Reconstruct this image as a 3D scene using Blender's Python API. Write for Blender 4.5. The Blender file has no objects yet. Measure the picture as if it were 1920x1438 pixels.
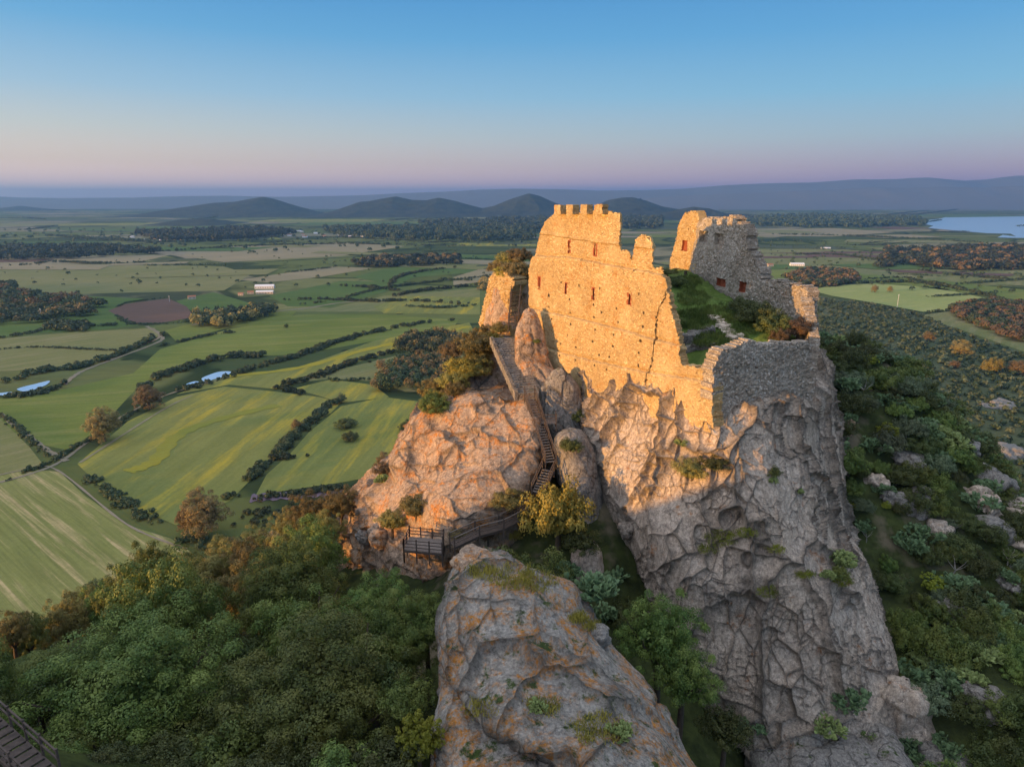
import bpy, math, random
import numpy as np
from mathutils import Vector, Matrix
from mathutils.bvhtree import BVHTree

# ---------------------------------------------------------------- camera, light, sky
C = bpy.context.scene.collection
SC = bpy.context.scene
H = 190.0                       # camera height above the plain
TH = math.radians(15.2); CT, ST = math.cos(TH), math.sin(TH); F = 1280.0
cd = bpy.data.cameras.new('camera'); cam = bpy.data.objects.new('camera', cd); C.objects.link(cam)
cam.location = (0, 0, H); cam.rotation_euler = (math.pi/2 - TH, 0, 0)
cd.sensor_width = 36; cd.lens = 24.0; cd.clip_start = 0.5; cd.clip_end = 90000
SC.camera = cam
SC.view_settings.view_transform = 'Standard'; SC.view_settings.look = 'None'
SC.view_settings.gamma = 1; SC.view_settings.exposure = 0.95
SC.cycles.use_denoising = True
SC.cycles.max_bounces = 5; SC.cycles.diffuse_bounces = 3; SC.cycles.glossy_bounces = 2
SC.cycles.transmission_bounces = 3; SC.cycles.volume_bounces = 0; SC.cycles.transparent_max_bounces = 8

SUN_A = math.radians(62.5)       # towards the sun, measured from -Y to -X
SUN_E = math.radians(4.6)
sdir = Vector((-math.sin(SUN_A)*math.cos(SUN_E), -math.cos(SUN_A)*math.cos(SUN_E), math.sin(SUN_E)))
ld = bpy.data.lights.new('sun', 'SUN'); sun = bpy.data.objects.new('sun', ld); C.objects.link(sun)
ld.energy = 5.0; ld.angle = math.radians(0.53); ld.color = (1.0, 0.50, 0.13)
sun.rotation_euler = sdir.to_track_quat('Z', 'Y').to_euler()

W = bpy.data.worlds.new('World'); SC.world = W; W.use_nodes = True
nt = W.node_tree; N = nt.nodes; L = nt.links
bg = N['Background']
sky = N.new('ShaderNodeTexSky'); sky.sky_type = 'NISHITA'; sky.sun_disc = False
sky.sun_elevation = SUN_E; sky.sun_rotation = math.pi + SUN_A
tc = N.new('ShaderNodeTexCoord'); nm = N.new('ShaderNodeVectorMath'); nm.operation = 'NORMALIZE'
L.new(tc.outputs['Generated'], nm.inputs[0])
sx = N.new('ShaderNodeSeparateXYZ'); L.new(nm.outputs[0], sx.inputs[0])
def ramp(stops, src):
    r = N.new('ShaderNodeValToRGB'); e = r.color_ramp.elements
    while len(e) > 1: e.remove(e[-1])
    e[0].position = stops[0][0]; e[0].color = (*stops[0][1], 1)
    for p, c in stops[1:]:
        q = e.new(p); q.color = (*c, 1)
    L.new(src, r.inputs[0]); return r.outputs[0]
def srgb(*c):
    return tuple((v/255/12.92 if v/255 <= .04045 else ((v/255+.055)/1.055)**2.4) for v in c)
# twilight gradient: blue above, pale band, pink and violet at the horizon (left / right of the view)
lft = ramp([(0, (1.35,.80,.62)), (.018, (1.2,.76,.60)), (.045, srgb(236,206,184)), (.085, srgb(200,200,194)), (.13, srgb(156,186,206)), (.2, srgb(96,162,204)), (.27, srgb(60,138,194)), (.6, srgb(70,120,180)), (1, srgb(70,95,130))], sx.outputs['Z'])
rgt = ramp([(0, (.42,.26,.42)), (.018, (.50,.30,.42)), (.04, srgb(176,158,176)), (.075, srgb(152,172,188)), (.13, srgb(108,168,202)), (.2, srgb(70,148,198)), (.27, srgb(48,130,188)), (.6, srgb(60,105,155)), (1, srgb(70,95,130))], sx.outputs['Z'])
az = N.new('ShaderNodeMapRange'); az.inputs['From Min'].default_value = -.55; az.inputs['From Max'].default_value = .5
L.new(sx.outputs['X'], az.inputs['Value'])
mx = N.new('ShaderNodeMix'); mx.data_type = 'RGBA'; L.new(az.outputs[0], mx.inputs['Factor']); L.new(lft, mx.inputs['A']); L.new(rgt, mx.inputs['B'])
# the half of the sky round the sun is brighter and warmer
dt = N.new('ShaderNodeVectorMath'); dt.operation = 'DOT_PRODUCT'; L.new(nm.outputs[0], dt.inputs[0]); dt.inputs[1].default_value = sdir
glow = ramp([(0, (0,0,0)), (.35, (0,0,0)), (.5, (.06,.07,.08)), (.8, (.27,.26,.27)), (1, (.9,.7,.6))], dt.outputs['Value'])
ad = N.new('ShaderNodeMix'); ad.data_type = 'RGBA'; ad.blend_type = 'ADD'; ad.inputs['Factor'].default_value = 1
dm = N.new('ShaderNodeMix'); dm.data_type = 'RGBA'; dm.blend_type = 'MULTIPLY'; dm.inputs['Factor'].default_value = 1; L.new(mx.outputs['Result'], dm.inputs['A']); dm.inputs['B'].default_value = (.50,.53,.56,1)
L.new(dm.outputs['Result'], ad.inputs['A']); L.new(glow, ad.inputs['B'])
zen = ramp([(0, (0,0,0)), (.3, (0,0,0)), (.55, (.13,.13,.14)), (1, (.76,.73,.70))], sx.outputs['Z'])
a2 = N.new('ShaderNodeMix'); a2.data_type = 'RGBA'; a2.blend_type = 'ADD'; a2.inputs['Factor'].default_value = 1
L.new(ad.outputs['Result'], a2.inputs['A']); L.new(zen, a2.inputs['B'])
# the physical sky adds its own light at its usual strength
sk = N.new('ShaderNodeMix'); sk.data_type = 'RGBA'; sk.blend_type = 'MULTIPLY'; sk.inputs['Factor'].default_value = 1
L.new(sky.outputs[0], sk.inputs['A']); sk.inputs['B'].default_value = (.02, .02, .02, 1)
a3 = N.new('ShaderNodeMix'); a3.data_type = 'RGBA'; a3.blend_type = 'ADD'; a3.inputs['Factor'].default_value = 1
L.new(a2.outputs['Result'], a3.inputs['A']); L.new(sk.outputs['Result'], a3.inputs['B'])
L.new(a3.outputs['Result'], bg.inputs['Color']); bg.inputs['Strength'].default_value = 1.0

# ---------------------------------------------------------------- helpers
def ray(px, py):
    u = (px-960)/F; v = (719-py)/F
    return np.array([u, CT+v*ST, -ST+v*CT])
def P(px, py, y):                      # point seen at that pixel, y metres ahead of the camera; z absolute
    d = ray(px, py); t = y/d[1]
    return np.array([d[0]*t, y, H+d[2]*t])
def G(px, py, z=0.0):                  # point on the plain
    d = ray(px, py); t = (z-H)/d[2]
    return np.array([d[0]*t, d[1]*t, z])
def tag(o, label=None, cat=None, group=None, kind=None):
    if label: o['label'] = label
    if cat: o['category'] = cat
    if group: o['group'] = group
    if kind: o['kind'] = kind
    return o
def link(name, me, mat=None, parent=None, loc=None):
    o = bpy.data.objects.new(name, me); C.objects.link(o)
    if mat is not None:
        for m in (mat if isinstance(mat, (list, tuple)) else [mat]): me.materials.append(m)
    if loc is not None: o.location = loc
    if parent is not None: o.parent = parent
    return o
def empty(name, loc=(0,0,0), rz=0):
    o = bpy.data.objects.new(name, None); C.objects.link(o); o.location = loc; o.rotation_euler = (0,0,rz); return o
def meshnp(name, V, Fc, smooth=False, mi=None):
    V = np.asarray(V, dtype=np.float64); Fc = np.asarray(Fc, dtype=np.int32); k = Fc.shape[1]
    me = bpy.data.meshes.new(name)
    me.vertices.add(len(V)); me.vertices.foreach_set('co', V.astype(np.float32).ravel())
    me.loops.add(Fc.size); me.loops.foreach_set('vertex_index', Fc.ravel())
    me.polygons.add(len(Fc)); me.polygons.foreach_set('loop_start', np.arange(0, Fc.size, k, dtype=np.int32))
    me.polygons.foreach_set('loop_total', np.full(len(Fc), k, dtype=np.int32))
    me.polygons.foreach_set('use_smooth', np.full(len(Fc), smooth, dtype=bool))
    if mi is not None: me.polygons.foreach_set('material_index', np.asarray(mi, dtype=np.int32))
    me.update(calc_edges=True)
    return me
def _h(i, j, k, s):
    n = (i.astype(np.int64)*374761393 + j.astype(np.int64)*668265263 + k.astype(np.int64)*2147483647 + int(s)*1274126177) & 0xffffffff
    n = ((n ^ (n >> 13))*1274126177) & 0xffffffff
    n = ((n ^ (n >> 16))*2246822519) & 0xffffffff
    return ((n ^ (n >> 15)) & 0xffffff)/16777216.0
def vnoise(p, s=0):
    p = np.asarray(p); i = np.floor(p).astype(np.int64); f = p-i; f = f*f*(3-2*f); r = 0
    for a in (0,1):
        for b in (0,1):
            for c in (0,1):
                w = (f[:,0] if a else 1-f[:,0])*(f[:,1] if b else 1-f[:,1])*(f[:,2] if c else 1-f[:,2])
                r = r + w*_h(i[:,0]+a, i[:,1]+b, i[:,2]+c, s)
    return r*2-1
def fbm(p, o=4, s=0, g=.5):
    r = 0; a = 1; q = np.asarray(p, dtype=float)
    for k in range(o):
        r = r + a*vnoise(q, s+k*17); q = q*2.03+7.1; a *= g
    return r
def worley(p, s=0):
    """F1, F2, offset from the cell point, three random numbers of the cell"""
    p = np.asarray(p, dtype=float); i = np.floor(p).astype(np.int64); n = len(p)
    f1 = np.full(n, 9.0); f2 = np.full(n, 9.0); off = np.zeros((n,3)); rid = np.zeros((n,3))
    for a in (-1,0,1):
        for b in (-1,0,1):
            for c in (-1,0,1):
                x, y, z = i[:,0]+a, i[:,1]+b, i[:,2]+c
                q = np.stack([x+.1+.8*_h(x,y,z,s+1), y+.1+.8*_h(x,y,z,s+2), z+.1+.8*_h(x,y,z,s+3)], 1)
                d = p-q; l = np.sqrt((d*d).sum(1)); m = l < f1
                f2 = np.where(m, f1, np.minimum(f2, l)); f1 = np.where(m, l, f1); off[m] = d[m]
                rr = np.stack([_h(x,y,z,s+4), _h(x,y,z,s+5), _h(x,y,z,s+6)], 1); rid[m] = rr[m]
    return f1, f2, off, rid
class RBF:
    def __init__(s, pts, vals, k='tps', sm=0.0):
        s.p = np.array(pts, float); v = np.array(vals, float); n = len(v)
        A = np.zeros((n+3, n+3)); A[:n,:n] = s.k(s.p[:,None]-s.p[None]) + sm*np.eye(n)
        A[:n,n] = 1; A[:n,n+1:] = s.p; A[n,:n] = 1; A[n+1:,:n] = s.p.T
        s.w = np.linalg.solve(A, np.concatenate([v, np.zeros(3)])); s.n = n
    def k(s, d):
        r2 = (d*d).sum(-1); return .5*r2*np.log(r2+1e-9)
    def __call__(s, q):
        q = np.asarray(q, float); out = np.zeros(len(q))
        for i in range(0, len(q), 20000):
            b = q[i:i+20000]; out[i:i+20000] = s.k(b[:,None]-s.p[None])@s.w[:s.n] + s.w[s.n] + b@s.w[s.n+1:]
        return out
def cr(P0, t, closed=False):           # Catmull-Rom through P0 (n,...) at params t
    n = len(P0); i = np.floor(t).astype(int); f = t-i
    def g(k): return P0[k % n] if closed else P0[np.clip(k, 0, n-1)]
    a, b, c, d = g(i-1), g(i), g(i+1), g(i+2)
    f = f.reshape((-1,)+(1,)*(P0.ndim-1))
    return .5*((2*b)+(-a+c)*f+(2*a-5*b+4*c-d)*f**2+(-a+3*b-3*c+d)*f**3)
BV = []                                 # surfaces plants can stand on
def rockdisp(V, Nn, amp, blocks, crack, seed, fine=.06, big=8.0, wgt=1.0, frac=0.0):
    """push vertices along their normals: broad swells, tilted blocks parted by cracks, rough grain"""
    d = amp*fbm(V/big+seed, 3, seed); ck = np.zeros(len(V))
    warp = np.stack([fbm(V/3+9, 3, seed+3), fbm(V/3+31, 3, seed+5), fbm(V/3+57, 3, seed+8)], 1)
    for (size, a, st) in blocks:
        q = (V+warp*size*.13)/(size*np.array(st))
        f1, f2, off, rid = worley(q, seed+int(size*10))
        e = f2-f1
        mk = np.clip(.36+1.7*fbm(V/(size*1.9)+77, 2, seed+21), .05, 1)
        se = np.clip(e/.085, 0, 1); se = se*se*(3-2*se)
        d = d + a*se*mk*((rid[:,0]-.35)*1.0 + ((rid-.5)*off).sum(1)*1.1) - a*.15*f1*f1
        d = d - crack*a*mk*np.exp(-e/.05)
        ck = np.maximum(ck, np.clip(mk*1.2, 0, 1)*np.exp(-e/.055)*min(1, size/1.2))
    if frac > 0:                         # long upright fractures
        f1, f2, off, rid = worley((V+warp*.35)/np.array([2.1,2.1,9.0]), seed+71); e = f2-f1; mk = np.clip(.35+1.5*fbm(V/5+7, 2, seed+72), 0, 1)
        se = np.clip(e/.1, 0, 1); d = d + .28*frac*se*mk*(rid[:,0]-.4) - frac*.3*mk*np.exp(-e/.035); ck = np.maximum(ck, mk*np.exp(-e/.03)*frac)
    d = d + fine*fbm(V/.7, 4, seed+40)
    return V + Nn*(d*wgt)[:,None], ck
def gridnormals(X):
    du = np.gradient(X, axis=1); dv = np.gradient(X, axis=0); n = np.cross(du, dv)
    return n/np.maximum(np.linalg.norm(n, axis=2, keepdims=True), 1e-9)
def loft(name, ctrl, nu, nv, mat, closed=True, amp=1.0, blocks=((3,.8,(1,1,1)),), crack=.5, seed=1, fine=.06, big=8.0, flip=False, parent=None, wts=None, cap=False, fade=False, frac=0.0):
    A = np.array(ctrl, float)           # rows x cols x 3
    if cap: c0 = A[0].mean(0); A = np.concatenate([[c0+(A[0]-c0)*.04, c0+(A[0]-c0)*.55], A])
    R = cr(A, np.linspace(0, len(A)-1, nv))
    nc = A.shape[1]
    tu = np.linspace(0, nc, nu, endpoint=False) if closed else np.linspace(0, nc-1, nu)
    if wts is not None:
        cw = np.concatenate([[0], np.cumsum(wts)]); tu = np.interp(np.linspace(0, cw[-1], nu, endpoint=False), cw, np.arange(nc+1))
    X = cr(R.transpose(1,0,2), tu, closed).transpose(1,0,2)
    n = gridnormals(np.concatenate([X[:,-1:], X, X[:,:1]], 1))[:,1:-1] if closed else gridnormals(X)
    if flip: n = -n
    wg = np.ones((nv, nu))
    if cap or fade: wg = np.repeat(np.clip((np.arange(nv)-1)/(.09*nv), 0, 1)[:,None], nu, 1)
    V, ck = rockdisp(X.reshape(-1,3), n.reshape(-1,3), amp, blocks, crack, seed, fine, big, wg.ravel(), frac)
    idx = np.arange(nv*nu).reshape(nv, nu)
    if closed: idx = np.concatenate([idx, idx[:,:1]], 1)
    q = np.stack([idx[:-1,:-1], idx[:-1,1:], idx[1:,1:], idx[1:,:-1]], -1).reshape(-1,4)
    if not flip: q = q[:,::-1]
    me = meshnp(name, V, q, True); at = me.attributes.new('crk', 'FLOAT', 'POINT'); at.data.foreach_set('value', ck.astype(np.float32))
    o = link(name, me, mat, parent)
    BV.append(BVHTree.FromPolygons([tuple(v) for v in V], [tuple(f) for f in q.tolist()]))
    return o
def rock_column(name, rows, mat, th=1.0, seed=1, res=.16, blocks=((1.6,.35,(1,1,1)),), crack=.5, amp=.5, fine=.05, lean=None, nc=12):
    """upright rock; rows (py, left px, right px, distance, half depth) from the top down"""
    ctrl = []
    top = rows[0]; c = P((top[1]+top[2])/2, top[0]-1, top[3]); ctrl.append([c + np.array([math.cos(a)*.05, math.sin(a)*.05, 0]) for a in np.linspace(0, 2*math.pi, nc, endpoint=False)])
    for (py, pl, pr, y, hd) in rows:
        a0 = P(pl, py, y); b0 = P(pr, py, y); c = (a0+b0)/2; hx = (b0[0]-a0[0])/2
        ctrl.append([c + np.array([-math.cos(a)*hx, -math.sin(a)*hd, 0]) for a in np.linspace(0, 2*math.pi, nc, endpoint=False)])
    per = 2*math.pi*max(hx, rows[-1][4]); hgt = np.linalg.norm(np.array(ctrl[0][0])-np.array(ctrl[-1][0]))
    return loft(name, ctrl, int(per/res)+12, int(hgt/res)+12, mat, True, amp, blocks, crack, seed, fine, 4.0, True, fade=True)
def boulder(name, c, r, mat, seed=1, n=40, amp=.25, block=.45, rz=0.0):
    """free-standing rounded boulder, c centre, r three radii"""
    th = np.linspace(0.02, math.pi-.02, n); ph = np.linspace(0, 2*math.pi, 2*n, endpoint=False)
    T, Q = np.meshgrid(th, ph, indexing='ij')
    D = np.stack([np.sin(T)*np.cos(Q), np.sin(T)*np.sin(Q), np.cos(T)], -1).reshape(-1,3)
    D2 = np.sign(D)*np.abs(D)**.8; V = D2*np.array(r)
    m = min(r)
    f1, f2, off, rid = worley(V/(m*1.1)+seed*3.1, seed)
    V = V*(1+amp*fbm(D*1.3+seed, 3, seed))[:,None] + D*((rid[:,0]-.5)*block*m - .12*m*np.exp(-(f2-f1)/.06) + .03*fbm(V*2, 3, seed))[:,None]
    ca, sa = math.cos(rz), math.sin(rz)
    V = V@np.array([[ca,sa,0],[-sa,ca,0],[0,0,1]])
    idx = np.arange(n*2*n).reshape(n, 2*n); idx = np.concatenate([idx, idx[:,:1]], 1)
    q = np.stack([idx[:-1,:-1], idx[1:,:-1], idx[1:,1:], idx[:-1,1:]], -1).reshape(-1,4)
    return link(name, meshnp(name, V, q, True), mat, None, c)
# box / bar collectors
class MB:
    def __init__(s): s.v = []; s.f = []
    def box(s, c, d, rot=None):
        n = len(s.v); hx, hy, hz = d[0]/2, d[1]/2, d[2]/2
        for x,y,z in ((-1,-1,-1),(1,-1,-1),(1,1,-1),(-1,1,-1),(-1,-1,1),(1,-1,1),(1,1,1),(-1,1,1)):
            q = Vector((x*hx, y*hy, z*hz))
            if rot is not None: q = rot @ q
            s.v.append((q.x+c[0], q.y+c[1], q.z+c[2]))
        for a in ((0,3,2,1),(4,5,6,7),(0,1,5,4),(1,2,6,5),(2,3,7,6),(3,0,4,7)): s.f.append([n+i for i in a])
        return s
    def bar(s, a, b, w, h=None):
        a, b = Vector(a), Vector(b); d = b-a; h = h or w
        q = d.to_track_quat('X', 'Z').to_matrix()
        return s.box((a+b)/2, (d.length, w, h), q)
    def build(s, name, mat, parent=None, smooth=False):
        return link(name, meshnp(name, s.v, s.f, smooth), mat, parent)

# ---------------------------------------------------------------- materials
def newmat(name):
    m = bpy.data.materials.new(name); m.use_nodes = True; t = m.node_tree; b = t.nodes['Principled BSDF']
    b.inputs['Roughness'].default_value = .9; b.inputs['Specular IOR Level'].default_value = .2
    return m, t, b
class NB:                               # tiny node builder
    def __init__(s, t): s.t = t; s.n = t.nodes; s.l = t.links
    def co(s, kind='Object', scale=(1,1,1), rot=(0,0,0)):
        if kind == 'World': g = s.n.new('ShaderNodeNewGeometry').outputs['Position']
        else: g = s.n.new('ShaderNodeTexCoord').outputs[kind]
        mp = s.n.new('ShaderNodeMapping'); mp.inputs['Scale'].default_value = scale; mp.inputs['Rotation'].default_value = rot
        s.l.new(g, mp.inputs['Vector']); return mp.outputs[0]
    def noise(s, v, sc, det=4, rough=.55, dist=0):
        n = s.n.new('ShaderNodeTexNoise'); n.inputs['Scale'].default_value = sc; n.inputs['Detail'].default_value = det
        n.inputs['Roughness'].default_value = rough; n.inputs['Distortion'].default_value = dist; s.l.new(v, n.inputs['Vector']); return n.outputs[0]
    def vor(s, v, sc, feat='F1', out='Distance', rnd=1):
        n = s.n.new('ShaderNodeTexVoronoi'); n.feature = feat; n.inputs['Scale'].default_value = sc; n.inputs['Randomness'].default_value = rnd
        s.l.new(v, n.inputs['Vector']); return n.outputs[out]
    def ramp(s, f, stops, interp='LINEAR'):
        r = s.n.new('ShaderNodeValToRGB'); e = r.color_ramp.elements; r.color_ramp.interpolation = interp
        while len(e) > 1: e.remove(e[-1])
        def c4(c): return (c, c, c, 1) if not isinstance(c, tuple) else (*c, 1)
        e[0].position = stops[0][0]; e[0].color = c4(stops[0][1])
        for p, c in stops[1:]: e.new(p).color = c4(c)
        s.l.new(f, r.inputs[0]); return r.outputs[0]
    def mix(s, f, a, b, mode='MIX'):
        m = s.n.new('ShaderNodeMix'); m.data_type = 'RGBA'; m.blend_type = mode
        for k, v in (('Factor', f), ('A', a), ('B', b)):
            if isinstance(v, (int, float)): m.inputs[k].default_value = v if k == 'Factor' else (v,v,v,1)
            elif isinstance(v, tuple): m.inputs[k].default_value = (*v, 1)
            else: s.l.new(v, m.inputs[k])
        return m.outputs['Result']
    def math(s, op, a, b=0.0, c=None):
        m = s.n.new('ShaderNodeMath'); m.operation = op
        for i, v in enumerate((a, b) if c is None else (a, b, c)):
            if isinstance(v, (int, float)): m.inputs[i].default_value = v
            else: s.l.new(v, m.inputs[i])
        return m.outputs[0]
    def warp(s, v, sc, amt):
        n = s.n.new('ShaderNodeTexNoise'); n.inputs['Scale'].default_value = sc; n.inputs['Detail'].default_value = 3; s.l.new(v, n.inputs['Vector'])
        m = s.n.new('ShaderNodeVectorMath'); m.operation = 'MULTIPLY_ADD'; s.l.new(n.outputs['Color'], m.inputs[0])
        m.inputs[1].default_value = (amt,)*3; s.l.new(v, m.inputs[2]); return m.outputs[0]
    def bump(s, h, dist, b, strength=1.0, prev=None):
        n = s.n.new('ShaderNodeBump'); n.inputs['Distance'].default_value = dist; n.inputs['Strength'].default_value = strength
        s.l.new(h, n.inputs['Height'])
        if prev is not None: s.l.new(prev, n.inputs['Normal'])
        if b is not None: s.l.new(n.outputs[0], b.inputs['Normal'])
        return n.outputs[0]
def rock_mat(name, base, alt, lichen=.5, liccol=(.42,.15,.025), crackscale=.35, seed=0.0, moss=.0, cs=.5, ls=1.0):
    m, t, b = newmat(name); k = NB(t); v = k.co('World'); v2 = k.warp(v, .5, 1.6)
    n1 = k.noise(v, .22, 6, .6); n2 = k.noise(v2, 1.3, 8, .65); n3 = k.noise(v, 7, 6, .7)
    c = k.mix(k.ramp(n1, [(.35, 0.0), (.65, 1.0)]), base, alt)
    c = k.mix(k.ramp(n2, [(.3, 0.0), (.7, 1.0)]), c, tuple(x*.55 for x in base))
    c = k.mix(k.ramp(n3, [(.45, 0.0), (.75, .6)]), c, tuple(min(1, x*1.55) for x in base))
    stk = k.noise(k.co('World', (1.6,1.6,.16)), 1.0, 5, .6)               # water streaks
    c = k.mix(k.ramp(stk, [(.5, 0.0), (.68, .55)]), c, tuple(x*.45 for x in base))
    ln = k.noise(v2, .45*ls, 8, .75); ln2 = k.noise(v, 2.6*ls, 8, .8)
    lf = k.math('MULTIPLY', k.ramp(ln, [(.62-.2*lichen, 0.0), (.72-.2*lichen, 1.0)]), k.ramp(ln2, [(.42, 0.0), (.56, 1.0)]))
    c = k.mix(lf, c, liccol)
    if moss:
        g = t.nodes.new('ShaderNodeNewGeometry'); sp = t.nodes.new('ShaderNodeSeparateXYZ'); t.links.new(g.outputs['Normal'], sp.inputs[0])
        mf = k.math('MULTIPLY', k.ramp(sp.outputs['Z'], [(.45, 0.0), (.8, 1.0)]), k.ramp(k.noise(v, .9, 6, .7), [(.62-.2*moss, 0.0), (.7-.2*moss, 1.0)]))
        c = k.mix(mf, c, (.055,.085,.02))
    e1 = k.vor(k.warp(k.co('World', (1,1,.75)), .45, 3.2), crackscale, 'DISTANCE_TO_EDGE'); e2 = k.vor(v2, crackscale*3.1, 'DISTANCE_TO_EDGE')
    cr1 = k.ramp(e1, [(0, 0.0), (.035, 1.0)]); cr2 = k.ramp(e2, [(0, .45), (.03, 1.0)])
    pr = k.ramp(k.noise(v, .35, 3), [(.42, 1.0), (.6, 0.0)]); cr2 = k.mix(pr, cr2, 1.0); cr1 = k.mix(k.ramp(k.noise(v, .28, 4), [(.44, 0.0), (.58, 1.0)]), cr1, 1.0)
    c = k.mix(k.ramp(cr1, [(0, cs), (1, 0.0)]), c, (.035,.032,.028))
    c = k.mix(k.ramp(cr2, [(0, cs*.8), (1, 0.0)]), c, (.05,.045,.04))
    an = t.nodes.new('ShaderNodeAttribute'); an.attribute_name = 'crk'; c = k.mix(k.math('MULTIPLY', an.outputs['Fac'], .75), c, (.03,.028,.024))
    k.l.new(c, b.inputs['Base Color'])
    sp2 = k.noise(v, 3.2, 10, .82); c = k.mix(k.ramp(sp2, [(.40, .8), (.5, 0.0)]), c, (.42,.42,.43), 'MULTIPLY'); c = k.mix(k.ramp(sp2, [(.53, 0.0), (.66, .6)]), c, (1.6,1.6,1.55), 'MULTIPLY')
    gr = k.noise(k.co('World', (1,1,.28)), 4.5, 6, .72); c = k.mix(k.ramp(gr, [(.4, .45), (.6, 0.0)]), c, (.5,.5,.5), 'MULTIPLY'); k.l.new(c, b.inputs['Base Color'])
    h = k.math('ADD', k.math('MULTIPLY', n2, .45), k.math('MULTIPLY', n3, .22)); h = k.math('ADD', h, k.math('MULTIPLY', gr, .22)); h = k.math('ADD', h, k.math('MULTIPLY', cr1, .4*cs)); h = k.math('ADD', h, k.math('MULTIPLY', cr2, .25*cs))
    k.bump(h, .6, b, .95)
    return m
def masonry_mat(name, base, dark, pale, size=2.6, stretch=1.7, lich=.25, rough=.12):
    m, t, b = newmat(name); k = NB(t)
    v = k.co('UV'); mp = t.nodes.new('ShaderNodeMapping'); mp.inputs['Scale'].default_value = (1, stretch, 1); t.links.new(v, mp.inputs['Vector']); v1 = k.warp(mp.outputs[0], 1.2, .12)
    e = k.vor(v1, size, 'DISTANCE_TO_EDGE', rnd=.85); idc = k.vor(v1, size, 'F1', 'Color', rnd=.85)
    sp = t.nodes.new('ShaderNodeSeparateColor'); t.links.new(idc, sp.inputs[0])
    c = k.mix(sp.outputs[0], base, dark); c = k.mix(k.ramp(sp.outputs[1], [(.72, 0.0), (.9, .9)]), c, pale)
    w = k.co('World'); n1 = k.noise(w, .25, 6, .65); n2 = k.noise(w, 1.6, 6, .7)
    c = k.mix(k.ramp(n1, [(.45, 0.0), (.7, .55)]), c, tuple(x*.6 for x in base)); c = k.mix(k.ramp(k.noise(k.co('World', (1,1,.5)), .17, 7, .7), [(.5, 0.0), (.62, .45)]), c, pale)
    c = k.mix(k.ramp(n2, [(.35, .35), (.65, 0.0)]), c, tuple(x*.5 for x in dark))
    ln = k.math('MULTIPLY', k.ramp(k.noise(w, .4, 8, .72), [(.6-.15*lich, 0.0), (.72-.15*lich, 1.0)]), k.ramp(k.noise(w, 3, 5, .7), [(.42, 0.0), (.6, .85)]))
    c = k.mix(ln, c, (.40,.17,.03))
    mo = k.ramp(e, [(0, 0.0), (.08, 1.0)])
    c = k.mix(k.ramp(mo, [(0, .6), (1, 0.0)]), c, tuple(x*.5 for x in dark))
    k.l.new(c, b.inputs['Base Color'])
    h = k.math('ADD', mo, k.math('MULTIPLY', k.noise(w, 9, 4), .5)); h = k.math('ADD', h, k.math('MULTIPLY', sp.outputs[2], .7))
    k.bump(h, rough, b, .9)
    return m
def leaf_mat(name, c1, c2, c3=None, trans=.15):
    m = bpy.data.materials.new(name); m.use_nodes = True; t = m.node_tree; k = NB(t)
    b = t.nodes['Principled BSDF']; out = t.nodes['Material Output']
    g = t.nodes.new('ShaderNodeNewGeometry'); oi = t.nodes.new('ShaderNodeObjectInfo')
    c = k.mix(g.outputs['Random Per Island'], c1, c2)
    n = k.noise(k.co('World'), .55, 3, .6)
    c = k.mix(k.ramp(n, [(.4, 0.0), (.65, .75)]), c, c3 or tuple(x*1.5 for x in c2))
    hs = t.nodes.new('ShaderNodeHueSaturation'); t.links.new(c, hs.inputs['Color'])
    t.links.new(k.math('MULTIPLY_ADD', oi.outputs['Random'], .05, .475), hs.inputs['Hue'])
    t.links.new(k.math('MULTIPLY_ADD', oi.outputs['Random'], .65, .65), hs.inputs['Value'])
    t.links.new(hs.outputs[0], b.inputs['Base Color']); b.inputs['Roughness'].default_value = .55; b.inputs['Specular IOR Level'].default_value = .25
    tr = t.nodes.new('ShaderNodeBsdfTranslucent'); t.links.new(hs.outputs[0], tr.inputs[0])
    ms = t.nodes.new('ShaderNodeMixShader'); ms.inputs[0].default_value = trans
    t.links.new(b.outputs[0], ms.inputs[1]); t.links.new(tr.outputs[0], ms.inputs[2]); t.links.new(ms.outputs[0], out.inputs[0])
    return m
def flat_mat(name, c1, c2=None, sc=3.0, rough=.85, stretch=(1,1,1), metal=0):
    m, t, b = newmat(name); k = NB(t); v = k.co('Object', stretch)
    c2 = c2 or tuple(x*.6 for x in c1)
    n = k.noise(v, sc, 5, .65); k.l.new(k.mix(k.ramp(n, [(.3, 0.0), (.7, 1.0)]), c1, c2), b.inputs['Base Color']); b.inputs['Roughness'].default_value = rough
    b.inputs['Metallic'].default_value = metal; k.bump(n, .03, b, .5)
    return m
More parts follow.
